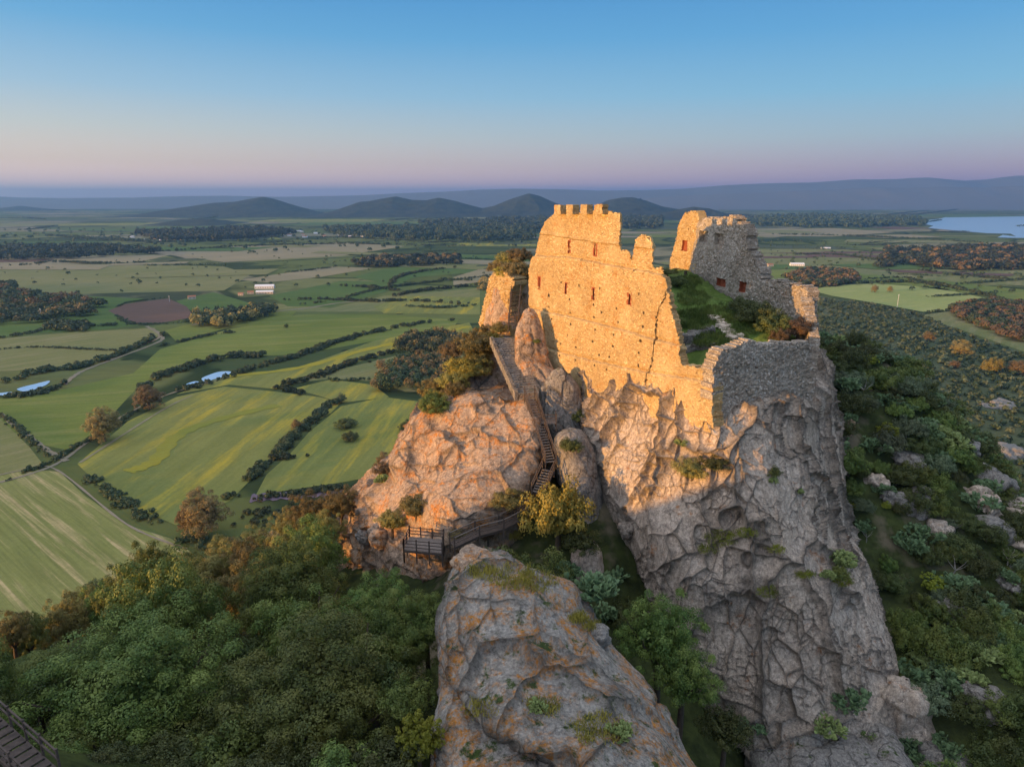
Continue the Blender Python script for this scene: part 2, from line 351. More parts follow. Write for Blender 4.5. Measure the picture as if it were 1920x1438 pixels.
def field_mat(name, c1, c2, c3=None, ang=0.0, sc=.02, patch=.004, amt=.5, rowamt=.35, lg=9):
    """crop or pasture: soft streaks along one direction and broad patches"""
    m, t, b = newmat(name); k = NB(t)
    g = t.nodes.new('ShaderNodeNewGeometry').outputs['Position']
    vr = t.nodes.new('ShaderNodeVectorRotate'); vr.rotation_type = 'Z_AXIS'; vr.inputs['Angle'].default_value = -ang; t.links.new(g, vr.inputs['Vector'])
    mp = t.nodes.new('ShaderNodeMapping'); mp.inputs['Scale'].default_value = (1/lg, 1, 1); t.links.new(vr.outputs[0], mp.inputs['Vector'])
    st = k.noise(mp.outputs[0], sc*7, 8, .68, .3); br = k.noise(g, patch, 6, .6); fi = k.noise(g, .35, 4, .7)
    c = k.mix(k.ramp(br, [(.35, 0.0), (.65, 1.0)]), c1, c2)
    if c3: c = k.mix(k.math('MULTIPLY', k.ramp(k.noise(mp.outputs[0], sc*2.2, 6, .7), [(.5, 0.0), (.62, 1.0)]), amt), c, c3)
    c = k.mix(k.ramp(st, [(.35, rowamt), (.6, 0.0)]), c, tuple(x*.55 for x in c1))
    c = k.mix(k.ramp(fi, [(.35, .3), (.6, 0.0)]), c, tuple(x*.6 for x in c1))
    k.l.new(c, b.inputs['Base Color']); b.inputs['Roughness'].default_value = 1; b.inputs['Specular IOR Level'].default_value = 0.05
    k.bump(fi, .25, b, .6)
    return m
M = {}
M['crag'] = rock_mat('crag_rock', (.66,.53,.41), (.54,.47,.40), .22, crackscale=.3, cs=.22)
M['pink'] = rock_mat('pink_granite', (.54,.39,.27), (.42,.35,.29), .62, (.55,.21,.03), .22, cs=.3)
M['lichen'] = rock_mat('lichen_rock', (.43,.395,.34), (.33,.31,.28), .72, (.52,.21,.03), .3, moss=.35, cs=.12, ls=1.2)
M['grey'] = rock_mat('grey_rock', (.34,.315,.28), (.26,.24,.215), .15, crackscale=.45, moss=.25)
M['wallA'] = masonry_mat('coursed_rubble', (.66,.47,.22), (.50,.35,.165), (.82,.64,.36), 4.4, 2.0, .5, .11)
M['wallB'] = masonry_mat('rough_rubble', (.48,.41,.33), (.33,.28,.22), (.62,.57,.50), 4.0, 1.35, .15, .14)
M['brick'] = flat_mat('red_brick', (.30,.09,.04), (.20,.06,.03), 8)
M['shutter'] = flat_mat('rust_red_board', (.30,.07,.025), (.19,.045,.02), 3)
M['wood'] = flat_mat('dark_timber', (.11,.085,.07), (.05,.04,.035), 2.5, stretch=(1,1,6))
M['woodpale'] = flat_mat('weathered_timber', (.21,.18,.155), (.12,.10,.09), 2.5, stretch=(6,1,1))
M['bark'] = flat_mat('bark', (.10,.075,.055), (.05,.04,.03), 4, stretch=(4,4,1))
M['metal'] = flat_mat('grey_steel', (.3,.3,.3), (.2,.2,.2), 4, .5, metal=.6)
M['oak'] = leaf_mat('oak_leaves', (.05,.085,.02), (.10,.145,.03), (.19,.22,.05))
M['oaksunlit'] = leaf_mat('sunlit_oak_leaves', (.11,.10,.035), (.17,.16,.05), (.26,.20,.06))  # oak leaves recoloured for the sunlit belt, low sunlight put into the colour
M['olive'] = leaf_mat('grey_green_leaves', (.06,.085,.045), (.11,.14,.075), (.16,.19,.10))
M['dark'] = leaf_mat('dark_scrub_leaves', (.035,.052,.015), (.065,.085,.024), (.11,.125,.035))
M['spurge'] = leaf_mat('spurge_leaves', (.12,.15,.015), (.20,.23,.025), (.26,.27,.03))
M['gold'] = leaf_mat('golden_leaves', (.17,.15,.03), (.26,.22,.045), (.33,.27,.05))
M['rust'] = leaf_mat('rusty_leaves', (.10,.08,.035), (.15,.11,.05), (.19,.13,.06))
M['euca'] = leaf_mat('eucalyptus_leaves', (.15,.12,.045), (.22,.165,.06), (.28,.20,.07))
M['wood_far'] = leaf_mat('far_wood_leaves', (.028,.05,.022), (.05,.075,.03), (.08,.095,.04))
M['pad'] = flat_mat('cactus_pad', (.13,.20,.09), (.08,.13,.06), 5, .5)
M['padpale'] = flat_mat('pale_cactus_pad', (.24,.29,.10), (.15,.20,.07), 5, .5)
M['white'] = flat_mat('white_paint', (.75,.75,.75), (.6,.6,.62), 1)
M['plaster'] = flat_mat('pale_plaster', (.6,.5,.4), (.45,.38,.3), 1)
M['tile'] = flat_mat('clay_tile', (.40,.17,.09), (.28,.12,.07), 2)
M['glass'] = flat_mat('dark_glass', (.04,.05,.06), (.03,.03,.04), 1, .2)
# ---------------------------------------------------------------- terrain
def RZ(x, y, z): return (x, y, z)
def q(px, py, y, dz=0):
    p = P(px, py, y); return (p[0], p[1], p[2]-H+dz)
TP = [(-25,27.5,-27.2),(-29,33,-33),(-32,42,-37),(-16,38,-36),(-8,30,-34),(-15,50,-41),(-40,55,-44),(-30,70,-49),(-55,75,-55),
      (-6,66,-36),(-12,72,-40),(-21,80,-44),(-34,85,-53),(-51,95,-64),(-61,90,-66),(-65,75,-60),(-45,112,-80),(-25,100,-66),
      (-14,95,-48),(-8,112,-62),(-60,140,-108),(-50,200,-158),(-90,240,-186),(-30,180,-140),(-10,240,-175),(-110,150,-150),(-110,90,-110),
      (18,78,-28),(27,90,-26),(10,90,-26),(0,84,-30),(4,72,-33),(5,100,-38),(10,115,-60),(25,118,-55),(0,150,-110),
      q(1060,900,68,-2),q(1100,1100,58,-2),q(1200,1300,48,-2),q(1350,1430,44,-2),(12,47,-43),(22,50,-50),(34,56,-48),
      (2,52,-38),(-2,58,-36),(6,40,-42),
      (60,110,-27),(66,92,-34),(43,82,-29),(40,92,-25),(44,105,-24),(48.6,78,-34.5),q(1800,1000,72,-1),q(1880,1100,66,-1),q(1650,1050,70,-1),
      q(1750,1200,60,-1),q(1850,1350,50,-1),q(1920,1438,46,-1),q(1780,1438,49,-1),q(1920,985,78),q(2000,1060,80),
      (78,118,-55),(98,108,-72),(60,140,-66),(42,135,-52),(90,170,-125),(125,90,-95),(110,60,-80),(60,220,-165),(0,200,-155),(140,160,-160),
      (0,10,-46),(20,22,-48),(42,30,-52),(0,-25,-50),(-28,5,-36),(45,-5,-66),(80,30,-75),(100,-40,-110),(0,-90,-90),
      (-88,-14,-8),(-92,-45,-6),(-60,-8,-24),(-88,-4,-14.8),(-88,3,-20),(-88,10,-25),(-88,18,-31),(-88,27,-40),(-85,45,-52),(-85,65,-64),(-140,0,-40),(-150,60,-110),(-150,-60,-60),(-60,-80,-60),(-100,-110,-80),(-180,0,-110)]
_r = RBF([(a[0], a[1]) for a in TP], [a[2] for a in TP])
def hz0(x, y):
    p = np.stack([np.ravel(x), np.ravel(y)], 1).astype(float)
    r = np.hypot(p[:,0]-10, (p[:,1]-60)); near = r < 340
    z = np.full(len(p), -190.0)
    if near.any():
        a = np.maximum(_r(p[near]), -190); rr = r[near]; t = np.clip((rr-120)/(285-120), 0, 1); t = t*t*(3-2*t)
        z[near] = a*(1-t) + -190*t
    return z+190
def hz(x, y):
    z = hz0(x, y); p = np.stack([np.ravel(x), np.ravel(y), np.zeros(np.size(x))], 1)
    k = np.clip(z/30, 0, 1)
    return z + k*(1.2*fbm(p/9, 4, 3)+.15*fbm(p/1.3, 3, 5))
def T(px, py, n=500, tmax=900):
    d = ray(px, py); t = np.linspace(15, tmax, n)*1.0
    z = hz(d[0]*t, d[1]*t); below = (H+d[2]*t) < z
    i = int(np.argmax(below)) if below.any() else n-1
    return np.array([d[0]*t[i], d[1]*t[i], z[i]])
def hgt(x, y): return float(hz(np.array([x]), np.array([y]))[0])
def axis(lo, hi, core0, core1, step, grow):
    a = list(np.arange(core0, core1, step)); s = step; v = core1
    while v < hi: a.append(v); s *= grow; v += s
    a.append(hi); s = step; v = core0; b = []
    while v > lo: s *= grow; v -= s; b.append(v)
    b[-1] = lo
    return np.array(sorted(set(b+a)))
gx = axis(-26000, 26000, -85, 100, .7, 1.05); gy = axis(-3000, 40000, 20, 150, .7, 1.05)
X, Y = np.meshgrid(gx, gy); Z = hz(X, Y)
V = np.stack([X.ravel(), Y.ravel(), Z], 1); idx = np.arange(X.size).reshape(X.shape)
qd = np.stack([idx[:-1,:-1], idx[:-1,1:], idx[1:,1:], idx[1:,:-1]], -1).reshape(-1,4)
m, t, b = newmat('countryside'); k = NB(t)
g = t.nodes.new('ShaderNodeNewGeometry'); pos = g.outputs['Position']
# patchwork of the plain
mp = t.nodes.new('ShaderNodeMapping'); mp.inputs['Scale'].default_value = (.6,1,1); mp.inputs['Rotation'].default_value = (0,0,.35); t.links.new(pos, mp.inputs['Vector'])
wv = k.warp(mp.outputs[0], .0012, 260.0)
cell = k.vor(wv, 1/420, 'F1', 'Color'); edge = k.vor(wv, 1/420, 'DISTANCE_TO_EDGE')
cs = t.nodes.new('ShaderNodeSeparateColor'); t.links.new(cell, cs.inputs[0])
c = k.ramp(cs.outputs[0], [(0, (.12,.145,.05)), (.2, (.10,.12,.04)), (.38, (.17,.18,.075)), (.55, (.13,.145,.055)), (.7, (.23,.21,.13)), (.82, (.06,.085,.035)), (.93, (.28,.24,.17))], 'CONSTANT')
st = k.noise(k.co('World', (1/60,1/18,1)), 1.0, 6, .65); c = k.mix(k.ramp(st, [(.35, .5), (.6, 0.0)]), c, (.085,.09,.035))
wd = k.noise(pos, 1/520, 5, .6); c = k.mix(k.ramp(wd, [(.52, 0.0), (.58, .85)]), c, (.035,.05,.025))
dots = k.vor(pos, 1/42, 'F1'); dn = k.noise(pos, 1/300, 3, .5)
c = k.mix(k.math('MULTIPLY', k.ramp(dots, [(.13, 1.0), (.2, 0.0)]), k.ramp(dn, [(.45, 0.0), (.55, .9)])), c, (.025,.035,.018))
c = k.mix(k.ramp(edge, [(.012, .9), (.03, 0.0)]), c, (.03,.045,.02))
# hill slopes: scrub floor with soil and grass
hs = k.noise(pos, .5, 6, .7); hc = k.mix(k.ramp(hs, [(.4, 0.0), (.62, 1.0)]), (.028,.036,.016), (.055,.07,.024))
hc = k.mix(k.ramp(k.noise(pos, .17, 4, .6), [(.56, 0.0), (.66, .9)]), hc, (.13,.11,.075))
sp = t.nodes.new('ShaderNodeSeparateXYZ'); t.links.new(pos, sp.inputs[0])
hm = t.nodes.new('ShaderNodeMapRange'); hm.inputs['From Min'].default_value = 1; hm.inputs['From Max'].default_value = 9; t.links.new(sp.outputs['Z'], hm.inputs['Value'])
c = k.mix(hm.outputs[0], c, hc); k.l.new(c, b.inputs['Base Color']); b.inputs['Roughness'].default_value = 1; b.inputs['Specular IOR Level'].default_value = 0
k.bump(hs, .5, b, .7)
ground = tag(link('ground', meshnp('ground', V, qd, True), m), kind='structure')
near = (np.abs(V[:,0]) < 170) & (V[:,1] > -10) & (V[:,1] < 300)
nq = qd[near[qd].all(1)]
BV_ground = BVHTree.FromPolygons([tuple(v) for v in V], [tuple(f) for f in nq.tolist()])

def poly_sheet(name, pts, mat, z, kind='structure', sub=True):
    P2 = [G(a, b_) for a, b_ in pts]
    vs = [(p[0], p[1], z) for p in P2]
    me = bpy.data.meshes.new(name); me.from_pydata(vs, [], [list(range(len(vs)))]); me.update()
    if me.polygons[0].normal.z < 0: me.flip_normals()
    return tag(link(name, me, mat), kind=kind)
def smoothpoly(pts, n=6, closed=True):
    A = np.array(pts, float); m_ = len(A)
    t_ = np.linspace(0, m_ if closed else m_-1, n*m_, endpoint=not closed)
    return [tuple(p) for p in cr(A, t_, closed)]
def ang(a, b_, c_, d_): A_, B_ = G(a,b_), G(c_,d_); return math.atan2(B_[1]-A_[1], B_[0]-A_[0])
FM = {
 'green': field_mat('lush_crop', (.125,.16,.035), (.18,.21,.05), (.25,.24,.08), .25),
 'olive': field_mat('hay_meadow', (.16,.175,.06), (.22,.21,.09), (.30,.25,.14), .9, .03),
 'yellow': field_mat('flowering_meadow', (.155,.18,.05), (.23,.23,.07), (.42,.33,.04), ang(170,880,420,735), .016, amt=.8),
 'pale': field_mat('mown_stubble', (.29,.24,.14), (.23,.21,.12), (.34,.28,.17), .15, .02),
 'mown': field_mat('mown_rows', (.19,.21,.065), (.27,.26,.10), (.48,.38,.20), ang(130,885,350,1030), .07, amt=.9, rowamt=.6, lg=26),
 'plough': field_mat('ploughed_earth', (.13,.085,.062), (.16,.10,.075), None, .3, .05),
 'deep': field_mat('young_wheat', (.08,.13,.035), (.10,.15,.04), (.14,.17,.05), .2),
 'lit': field_mat('sunlit_pasture', (.25,.29,.09), (.32,.34,.12), (.38,.36,.15), .5, .03),  # warm band of sunlight on the plain, put into the field colour
 'scrub': field_mat('scrub_floor', (.07,.09,.045), (.10,.11,.055), (.16,.16,.09), .3, .02),
 'lilac': field_mat('lilac_weeds', (.16,.12,.17), (.12,.12,.10), None, .1, .05),
 'dirt': field_mat('dirt_track', (.27,.23,.17), (.20,.18,.12), None, .1, .05),
}
FIELDS = [   # name, outline on the ground seen from the photograph's camera, material, height
 ('mown_field', [(-60,895),(60,880),(112,885),(160,930),(240,985),(320,1010),(358,1035),(350,1060),(300,1100),(240,1125),(150,1140),(60,1170),(-80,1200)], 'mown', .20),
 ('meadow', [(145,870),(240,790),(330,745),(420,725),(520,735),(600,745),(640,755),(620,775),(560,810),(530,850),(470,900),(430,940),(330,985),(250,950),(190,915)], 'yellow', .20),
 ('meadow', [(640,762),(720,745),(800,755),(800,800),(760,830),(740,870),(720,890),(640,905),(480,928),(500,890),(545,850),(580,810)], 'yellow', .24),
 ('green_field', [(-60,755),(120,730),(250,700),(300,655),(420,620),(560,590),(720,590),(860,600),(850,615),(700,640),(560,665),(430,670),(330,690),(250,735),(190,800),(130,845),(60,830),(-60,770)], 'green', .16),
 ('meadow', [(330,740),(420,705),(560,690),(700,640),(880,605),(890,625),(760,650),(640,690),(530,715),(520,730),(430,722)], 'yellow', .28),
 ('pasture', [(-60,770),(0,785),(55,838),(80,870),(30,885),(-60,905)], 'olive', .22),
 ('pasture', [(530,722),(650,690),(740,668),(900,650),(900,700),(860,735),(760,735),(700,715),(620,710)], 'olive', .22),
 ('meadow', [(545,730),(620,712),(700,722),(730,745),(640,756),(590,740)], 'yellow', .30),
 ('deep_field', [(-60,580),(150,555),(270,560),(215,580),(260,610),(180,620),(60,625),(-60,640)], 'deep', .2),
 ('ploughed_field', [(203,583),(235,570),(315,560),(350,575),(365,595),(300,606),(250,608)], 'plough', .26),
 ('deep_field', [(330,565),(400,548),(480,572),(450,585),(370,590)], 'deep', .24),
 ('hay_field', [(-60,640),(120,625),(290,615),(300,630),(210,665),(120,690),(-60,700)], 'olive', .2),
 ('green_field', [(310,620),(420,590),(560,580),(540,600),(430,615),(330,640)], 'green', .3),
 ('wheat_field', [(505,555),(640,527),(760,530),(720,548),(620,575),(540,575)], 'deep', .26),
 ('pasture', [(420,575),(520,570),(620,578),(720,555),(900,540),(900,575),(700,585),(500,585)], 'olive', .18),
 ('stubble_field', [(360,465),(640,455),(760,462),(640,480),(420,492),(340,480)], 'pale', .3),
 ('sandy_field', [(450,525),(620,500),(700,503),(600,520),(500,530)], 'pale', .34),
 ('stubble_field', [(-60,480),(140,480),(320,478),(260,492),(60,497),(-60,495)], 'pale', .3),
 ('green_field', [(660,520),(760,495),(900,493),(910,510),(780,520),(740,535)], 'deep', .3),
 ('stubble_field', [(850,520),(900,505),(960,505),(940,525),(850,535)], 'pale', .4),
 ('pasture', [(0,500),(300,497),(420,500),(470,515),(420,545),(200,550),(-60,560),(-60,505)], 'olive', .14),
 ('green_field', [(700,575),(760,555),(900,558),(900,590),(720,588)], 'yellow', .32),
 ('sunlit_field', [(1520,545),(1560,535),(1640,532),(1760,540),(1850,560),(1840,575),(1790,582),(1730,585),(1650,570),(1560,555)], 'lit', .3),
 ('pasture', [(1720,592),(1790,583),(1930,610),(1990,650),(1920,660),(1820,625)], 'olive', .3),
 ('green_field', [(1400,470),(1560,465),(1700,480),(1930,500),(1990,540),(1800,530),(1600,512),(1420,505)], 'olive', .2),
 ('pasture', [(1420,505),(1600,512),(1800,530),(1930,545),(1930,565),(1700,535),(1540,525),(1440,525)], 'green', .3),
 ('hay_field', [(1390,432),(1560,428),(1680,436),(1560,444),(1400,443)], 'pale', .5),
 ('scrubland', [(1500,548),(1620,570),(1730,588),(1810,625),(1930,665),(2050,760),(2050,1100),(1700,1000),(1480,760)], 'scrub', .12),
]
for nme, pts, mk, zz in FIELDS:
    poly_sheet(nme, pts, FM[mk], zz)
def strip(name, pts, w, mat, z, n=8):
    c_ = np.array([G(*p)[:2] for p in smoothpoly(pts, n, False)]); d = np.gradient(c_, axis=0); d /= np.linalg.norm(d, axis=1, keepdims=True)
    nn = np.stack([-d[:,1], d[:,0]], 1); jit = 1+.25*np.sin(np.arange(len(c_))*1.7)[:,None]
    Lv = c_+nn*w/2*jit; Rv = c_-nn*w/2*jit; n_ = len(c_)
    VV = np.concatenate([np.c_[Lv, np.full(n_, z)], np.c_[Rv, np.full(n_, z)]]); i = np.arange(n_-1)
    return tag(link(name, meshnp(name, VV, np.stack([i+n_, i+n_+1, i+1, i], 1)), mat), kind='structure')
rf = random.Random(21)
for i in range(70):
    px, py = rf.uniform(-40, 1980), rf.choice([rf.uniform(398,430), rf.uniform(425,500), rf.uniform(455,530)])
    if px < 1000 and 520 < py: continue
    c_ = G(px, py); d_ = np.hypot(c_[0], c_[1]); L_, w_ = rf.uniform(.06,.2)*d_, rf.uniform(.035,.12)*d_*(1 if py < 440 else .6); a_ = rf.uniform(-.35,.35); sk = rf.uniform(-.3,.3)
    me = bpy.data.meshes.new('field'); z_ = .5+i*.012
    cs_ = [(-1,-1),(1,-1+sk),(1-sk,1),(-1+sk,1-sk)]; vs = [(c_[0]+(x*L_/2*math.cos(a_)-y*w_/2*math.sin(a_)), c_[1]+(x*L_/2*math.sin(a_)+y*w_/2*math.cos(a_)), z_) for x, y in cs_]
    me.from_pydata(vs, [], [(0,1,2,3)]); tag(link('field', me, FM[rf.choice(['green','olive','olive','deep','deep','pale','scrub','plough','yellow'])]), kind='structure')
strip('track', [(-40,915),(60,888),(120,862),(200,800),(260,765),(330,735),(440,705)], 3, FM['dirt'], .42)
strip('track', [(0,776),(50,815),(90,845),(125,865)], 4, FM['dirt'], .44)
strip('track', [(120,722),(140,705),(170,690),(290,645),(305,632)], 5, FM['dirt'], .42)
strip('track', [(240,655),(300,632),(275,612)], 5, FM['dirt'], .40)
strip('road', [(360,610),(430,593),(560,580),(640,568),(720,562)], 7, FM['dirt'], .45)
strip('track', [(-40,900),(60,880),(112,885),(240,985),(350,1030)], 1.4, FM['dirt'], .46)
strip('track', [(150,868),(300,772),(360,742)], 2.5, FM['pale'], .40)

strip('flower_strip', [(430,706),(560,690),(690,655),(800,632),(880,612)], 12, field_mat('yellow_flowers', (.36,.30,.03), (.24,.24,.05), None, .3, .05), .46)
strip('flower_strip', [(240,885),(290,865),(330,820),(400,790),(520,760)], 12, field_mat('gold_flowers', (.32,.27,.03), (.16,.2,.05), None, .3, .05), .44)
strip('lilac_strip', [(470,935),(530,930),(600,925),(640,925)], 12, FM['lilac'], .44)
# water
mw, t, b = newmat('still_water'); b.inputs['Base Color'].default_value = (.50,.58,.68,1); b.inputs['Metallic'].default_value = .85; b.inputs['Roughness'].default_value = .28; b.inputs['Specular IOR Level'].default_value = 1.0
k = NB(t); k.bump(k.noise(k.co('World'), .2, 3), .3, b, .15)
poly_sheet('lake', [(1712,417),(1760,411),(1785,405),(1850,404),(1960,404),(2200,404),(2200,452),(1985,447),(1910,447),(1870,446),(1880,441),(1905,444),(1895,439),(1850,438),(1780,432),(1740,428),(1750,424)], mw, 1.2)
mp_ = mw.copy(); mp_.node_tree.nodes['Principled BSDF'].inputs['Base Color'].default_value = (.85,.9,.95,1)
poly_sheet('pond', smoothpoly([(32,731),(45,726),(62,722),(92,715),(88,722),(66,731),(45,735)]), mp_, .7)
poly_sheet('pond', smoothpoly([(-30,742),(0,738),(22,736),(14,741),(-30,748)]), mp_, .7)
poly_sheet('pond', smoothpoly([(378,711),(392,704),(412,698),(433,698),(424,706),(402,712),(386,717)]), mp_, .7)
poly_sheet('pond', smoothpoly([(348,726),(352,720),(366,716),(374,718),(364,726)]), mp_, .7)

# ---------------------------------------------------------------- far hills and mountains
def ridge(name, prof, y, wf, wb, mat, seed, rough=.10, nx=700, ny=110, base=-3, spur=.3):
    """range of hills whose skyline passes through these photo points, y metres away"""
    pr = sorted(prof); x0, x1 = P(pr[0][0], 380, y)[0], P(pr[-1][0], 380, y)[0]
    hx = np.array([P(a, b_, y)[0] for a, b_ in pr]); hz_ = np.array([P(a, b_, y)[2] for a, b_ in pr])
    xs = np.linspace(x0, x1, nx); hh = np.interp(xs, hx, hz_); kk = np.hanning(9); kk /= kk.sum(); hh = np.convolve(np.pad(hh, 4, 'edge'), kk, 'valid')
    v_ = np.linspace(-1, 1, ny); X, Vv = np.meshgrid(xs, v_); Hh = np.tile(hh, (ny, 1)); Y = y+np.where(Vv < 0, Vv*wf, Vv*wb)
    pp = np.stack([X.ravel(), Y.ravel(), np.zeros(X.size)], 1); sc_ = (wf+wb)*.3
    n1 = fbm(pp/sc_, 5, seed).reshape(X.shape); n2 = (1-np.abs(vnoise(pp/(sc_*.7)+np.stack([fbm(pp/sc_/2, 3, seed+4)]*3, 1), seed+9)).reshape(X.shape))
    env = np.clip(1-np.abs(Vv)**1.3, 0, 1)**1.35
    env = env*(1-spur*np.abs(Vv)*(1-n2)*2)
    Z = (Hh+3)*np.clip(env, 0, 1)*(1+rough*n1*np.clip(np.abs(Vv)*3, .25, 1))+base
    idx = np.arange(X.size).reshape(X.shape)
    return tag(link(name, meshnp(name, np.stack([X.ravel(), Y.ravel(), Z.ravel()], 1), np.stack([idx[:-1,:-1], idx[:-1,1:], idx[1:,1:], idx[1:,:-1]], -1).reshape(-1,4), True), mat), kind='structure')
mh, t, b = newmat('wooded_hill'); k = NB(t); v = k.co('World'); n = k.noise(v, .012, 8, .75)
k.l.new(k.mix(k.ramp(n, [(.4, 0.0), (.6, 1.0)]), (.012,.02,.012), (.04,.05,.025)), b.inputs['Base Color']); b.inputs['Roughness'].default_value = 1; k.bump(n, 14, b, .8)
ridge('hills', [(200,410),(250,403),(330,391),(400,381),(440,379),(470,373),(492,368.5),(512,372),(545,383),(590,396),(612,400),(640,391),(675,378.5),(690,377.5),(715,373),(742,368.5),(772,375.5),(800,376),(822,371),(850,377),(880,385),(905,391),(925,387),(960,373),(992,363.5),(1012,368),(1040,380),(1070,390),(1110,388),(1140,376),(1165,371),(1187,370),(1210,376),(1240,387),(1280,394),(1320,400)], 7900, 900, 900, mh, 4)
ridge('hills', [(1200,408),(1260,396),(1300,388),(1330,391),(1360,400),(1400,402),(1450,405),(1500,409),(1560,414),(1640,421)], 6700, 600, 500, mh, 5)
ridge('hills', [(190,441),(240,430),(290,420),(340,412),(400,411),(440,418),(480,432),(500,438)], 5300, 450, 500, mh, 6)
ridge('hill', [(-20,392),(15,389),(38,386),(60,389),(100,393)], 11000, 500, 500, mh, 7, nx=100, ny=40)
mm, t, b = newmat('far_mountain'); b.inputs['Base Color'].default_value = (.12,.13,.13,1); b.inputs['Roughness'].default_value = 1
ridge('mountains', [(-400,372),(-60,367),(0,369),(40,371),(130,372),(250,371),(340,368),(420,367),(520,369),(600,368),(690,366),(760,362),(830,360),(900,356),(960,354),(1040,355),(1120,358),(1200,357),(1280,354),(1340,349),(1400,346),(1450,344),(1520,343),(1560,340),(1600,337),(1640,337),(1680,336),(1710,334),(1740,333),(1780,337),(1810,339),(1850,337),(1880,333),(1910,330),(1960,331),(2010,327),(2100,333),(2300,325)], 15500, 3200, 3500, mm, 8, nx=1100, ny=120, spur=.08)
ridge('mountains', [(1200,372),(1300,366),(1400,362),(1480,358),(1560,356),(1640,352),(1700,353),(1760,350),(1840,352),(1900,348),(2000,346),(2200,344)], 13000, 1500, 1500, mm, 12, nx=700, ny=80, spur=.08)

# ---------------------------------------------------------------- crag and rocks
def w(x, y, z): return np.array([x, y, H+z])
def p(px, py, y): return P(px, py, y)
crag = [
 [w(13,86,-15.5),w(12,84,-15.5),w(13,80,-15.8),w(15,77,-16),w(17,73,-16.2),w(19,70,-16.4),w(20,68,-16.8),w(23,70,-16.4),w(27,73,-15.8),w(28,82,-15),w(25,92,-14.5),w(18,92,-15)],
 [w(4,92,-17),w(8,82,-17.5),p(1108,722,75),p(1170,716,70.5),p(1240,716,66.5),p(1300,742,63),p(1345,790,60),p(1420,742,63.0),p(1524,742,67.5),w(36.5,80,-18),w(31,100,-18),w(12,101,-19)],
 [w(3,92,-22),p(1095,750,77),p(1108,760,73.5),p(1165,775,68.5),p(1238,780,64.5),p(1300,800,61),p(1352,825,58.5),p(1430,795,61),p(1540,800,67),w(38,80,-23),w(31.5,101,-23),w(10,102,-25)],
 [w(4,90,-27),p(1090,800,75.5),p(1105,825,71),p(1160,855,66),p(1235,855,62.5),p(1300,865,60),p(1360,875,58),p(1440,862,59),p(1550,865,66.5),w(39.5,81,-29),w(32,102,-28),w(9,103,-32)],
 [w(5,88,-33),p(1112,868,73),p(1128,925,69),p(1180,945,63),p(1250,945,60),p(1310,948,58),p(1380,940,55.6),p(1470,945,57),p(1565,950,65.5),w(41.5,82,-38),w(32,103,-38),w(8,103,-40)],
 [w(6,85,-38),p(1135,960,71),p(1150,1000,66.5),p(1200,1015,61),p(1265,1015,57),p(1330,1018,56.5),p(1400,1010,54.5),p(1495,1010,55.5),p(1592,1020,64.5),w(43,83,-43),w(32,104,-43),w(8,103,-45)],
 [w(7,83,-42),p(1158,1030,68.5),p(1178,1070,64),p(1225,1095,58.5),p(1290,1095,55),p(1352,1095,54),p(1425,1088,53.2),p(1520,1080,54),p(1630,1085,63.5),w(45,83,-49),w(32,104,-49),w(8,103,-50)],
 [w(8,80,-46),p(1195,1112,65),p(1215,1155,60.5),p(1262,1190,56),p(1322,1200,53.6),p(1390,1200,52.5),p(1470,1192,52),p(1572,1180,53),p(1668,1180,62),w(48,82,-56),w(33,104,-56),w(8,102,-56)],
 [w(10,76,-51),p(1262,1222,60),p(1290,1265,57),p(1332,1312,54),p(1382,1322,51),p(1442,1322,50),p(1520,1312,50),p(1618,1290,52),p(1700,1290,59),w(50,80,-62),w(33,104,-62),w(9,100,-60)],
 [w(12,74,-56),p(1352,1332,56),p(1390,1385,53),p(1422,1432,50.5),p(1452,1480,49),p(1502,1480,48.5),p(1582,1452,49),p(1680,1422,51),p(1745,1420,57),w(52,78,-70),w(33,104,-70),w(10,99,-66)],
 [w(14,72,-66),p(1380,1470,57),p(1410,1500,53),p(1440,1540,50),p(1480,1600,48),p(1540,1600,47.5),p(1620,1560,48),p(1720,1520,50),p(1790,1500,56),w(53,78,-80),w(33,104,-80),w(11,98,-78)]]
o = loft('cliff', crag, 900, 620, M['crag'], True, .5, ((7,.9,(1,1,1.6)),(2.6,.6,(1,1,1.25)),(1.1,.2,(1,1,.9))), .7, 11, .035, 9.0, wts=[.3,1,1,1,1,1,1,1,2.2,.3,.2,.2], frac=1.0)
tag(o, kind='structure')
left = [
 [w(-7,88,-25),p(838,752,82),p(868,742,80.5),p(905,740,79.5),p(950,742,78.5),p(978,745,78),w(3,80,-23.5),w(3,86,-23.5),w(-2,92,-24)],
 [w(-12,92,-27),p(795,772,82),p(845,758,79),p(900,752,77.5),p(950,752,76.5),p(992,755,75.2),w(4,79,-24.5),w(4,86,-25),w(-3,95,-27)],
 [w(-14,93,-31),p(768,825,80),p(820,832,75),p(880,822,72.5),p(940,818,71.5),p(1003,805,71.8),w(4.6,78,-28),w(4,86,-29),w(-4,97,-31)],
 [w(-16,93,-35),p(735,885,78),p(790,892,72),p(850,900,67.8),p(920,892,66.8),p(1010,868,68.8),w(4.6,77,-31),w(4,86,-33),w(-5,98,-36)],
 [w(-19,92,-38),p(672,950,77),p(760,942,70),p(838,962,64),p(900,952,63.6),p(985,925,67),w(3.8,76,-34),w(4,86,-37),w(-6,99,-40)],
 [w(-22,92,-44),p(645,1010,77),p(745,1010,68.5),p(842,1020,63),p(900,1012,63),p(985,1000,66),w(3,76,-39),w(4,86,-42),w(-6,100,-46)],
 [w(-24,92,-56),p(630,1100,76),p(740,1120,68),p(842,1130,63),p(900,1130,63),p(985,1120,66),w(3,76,-54),w(4,86,-55),w(-6,100,-56)]]
brow = []
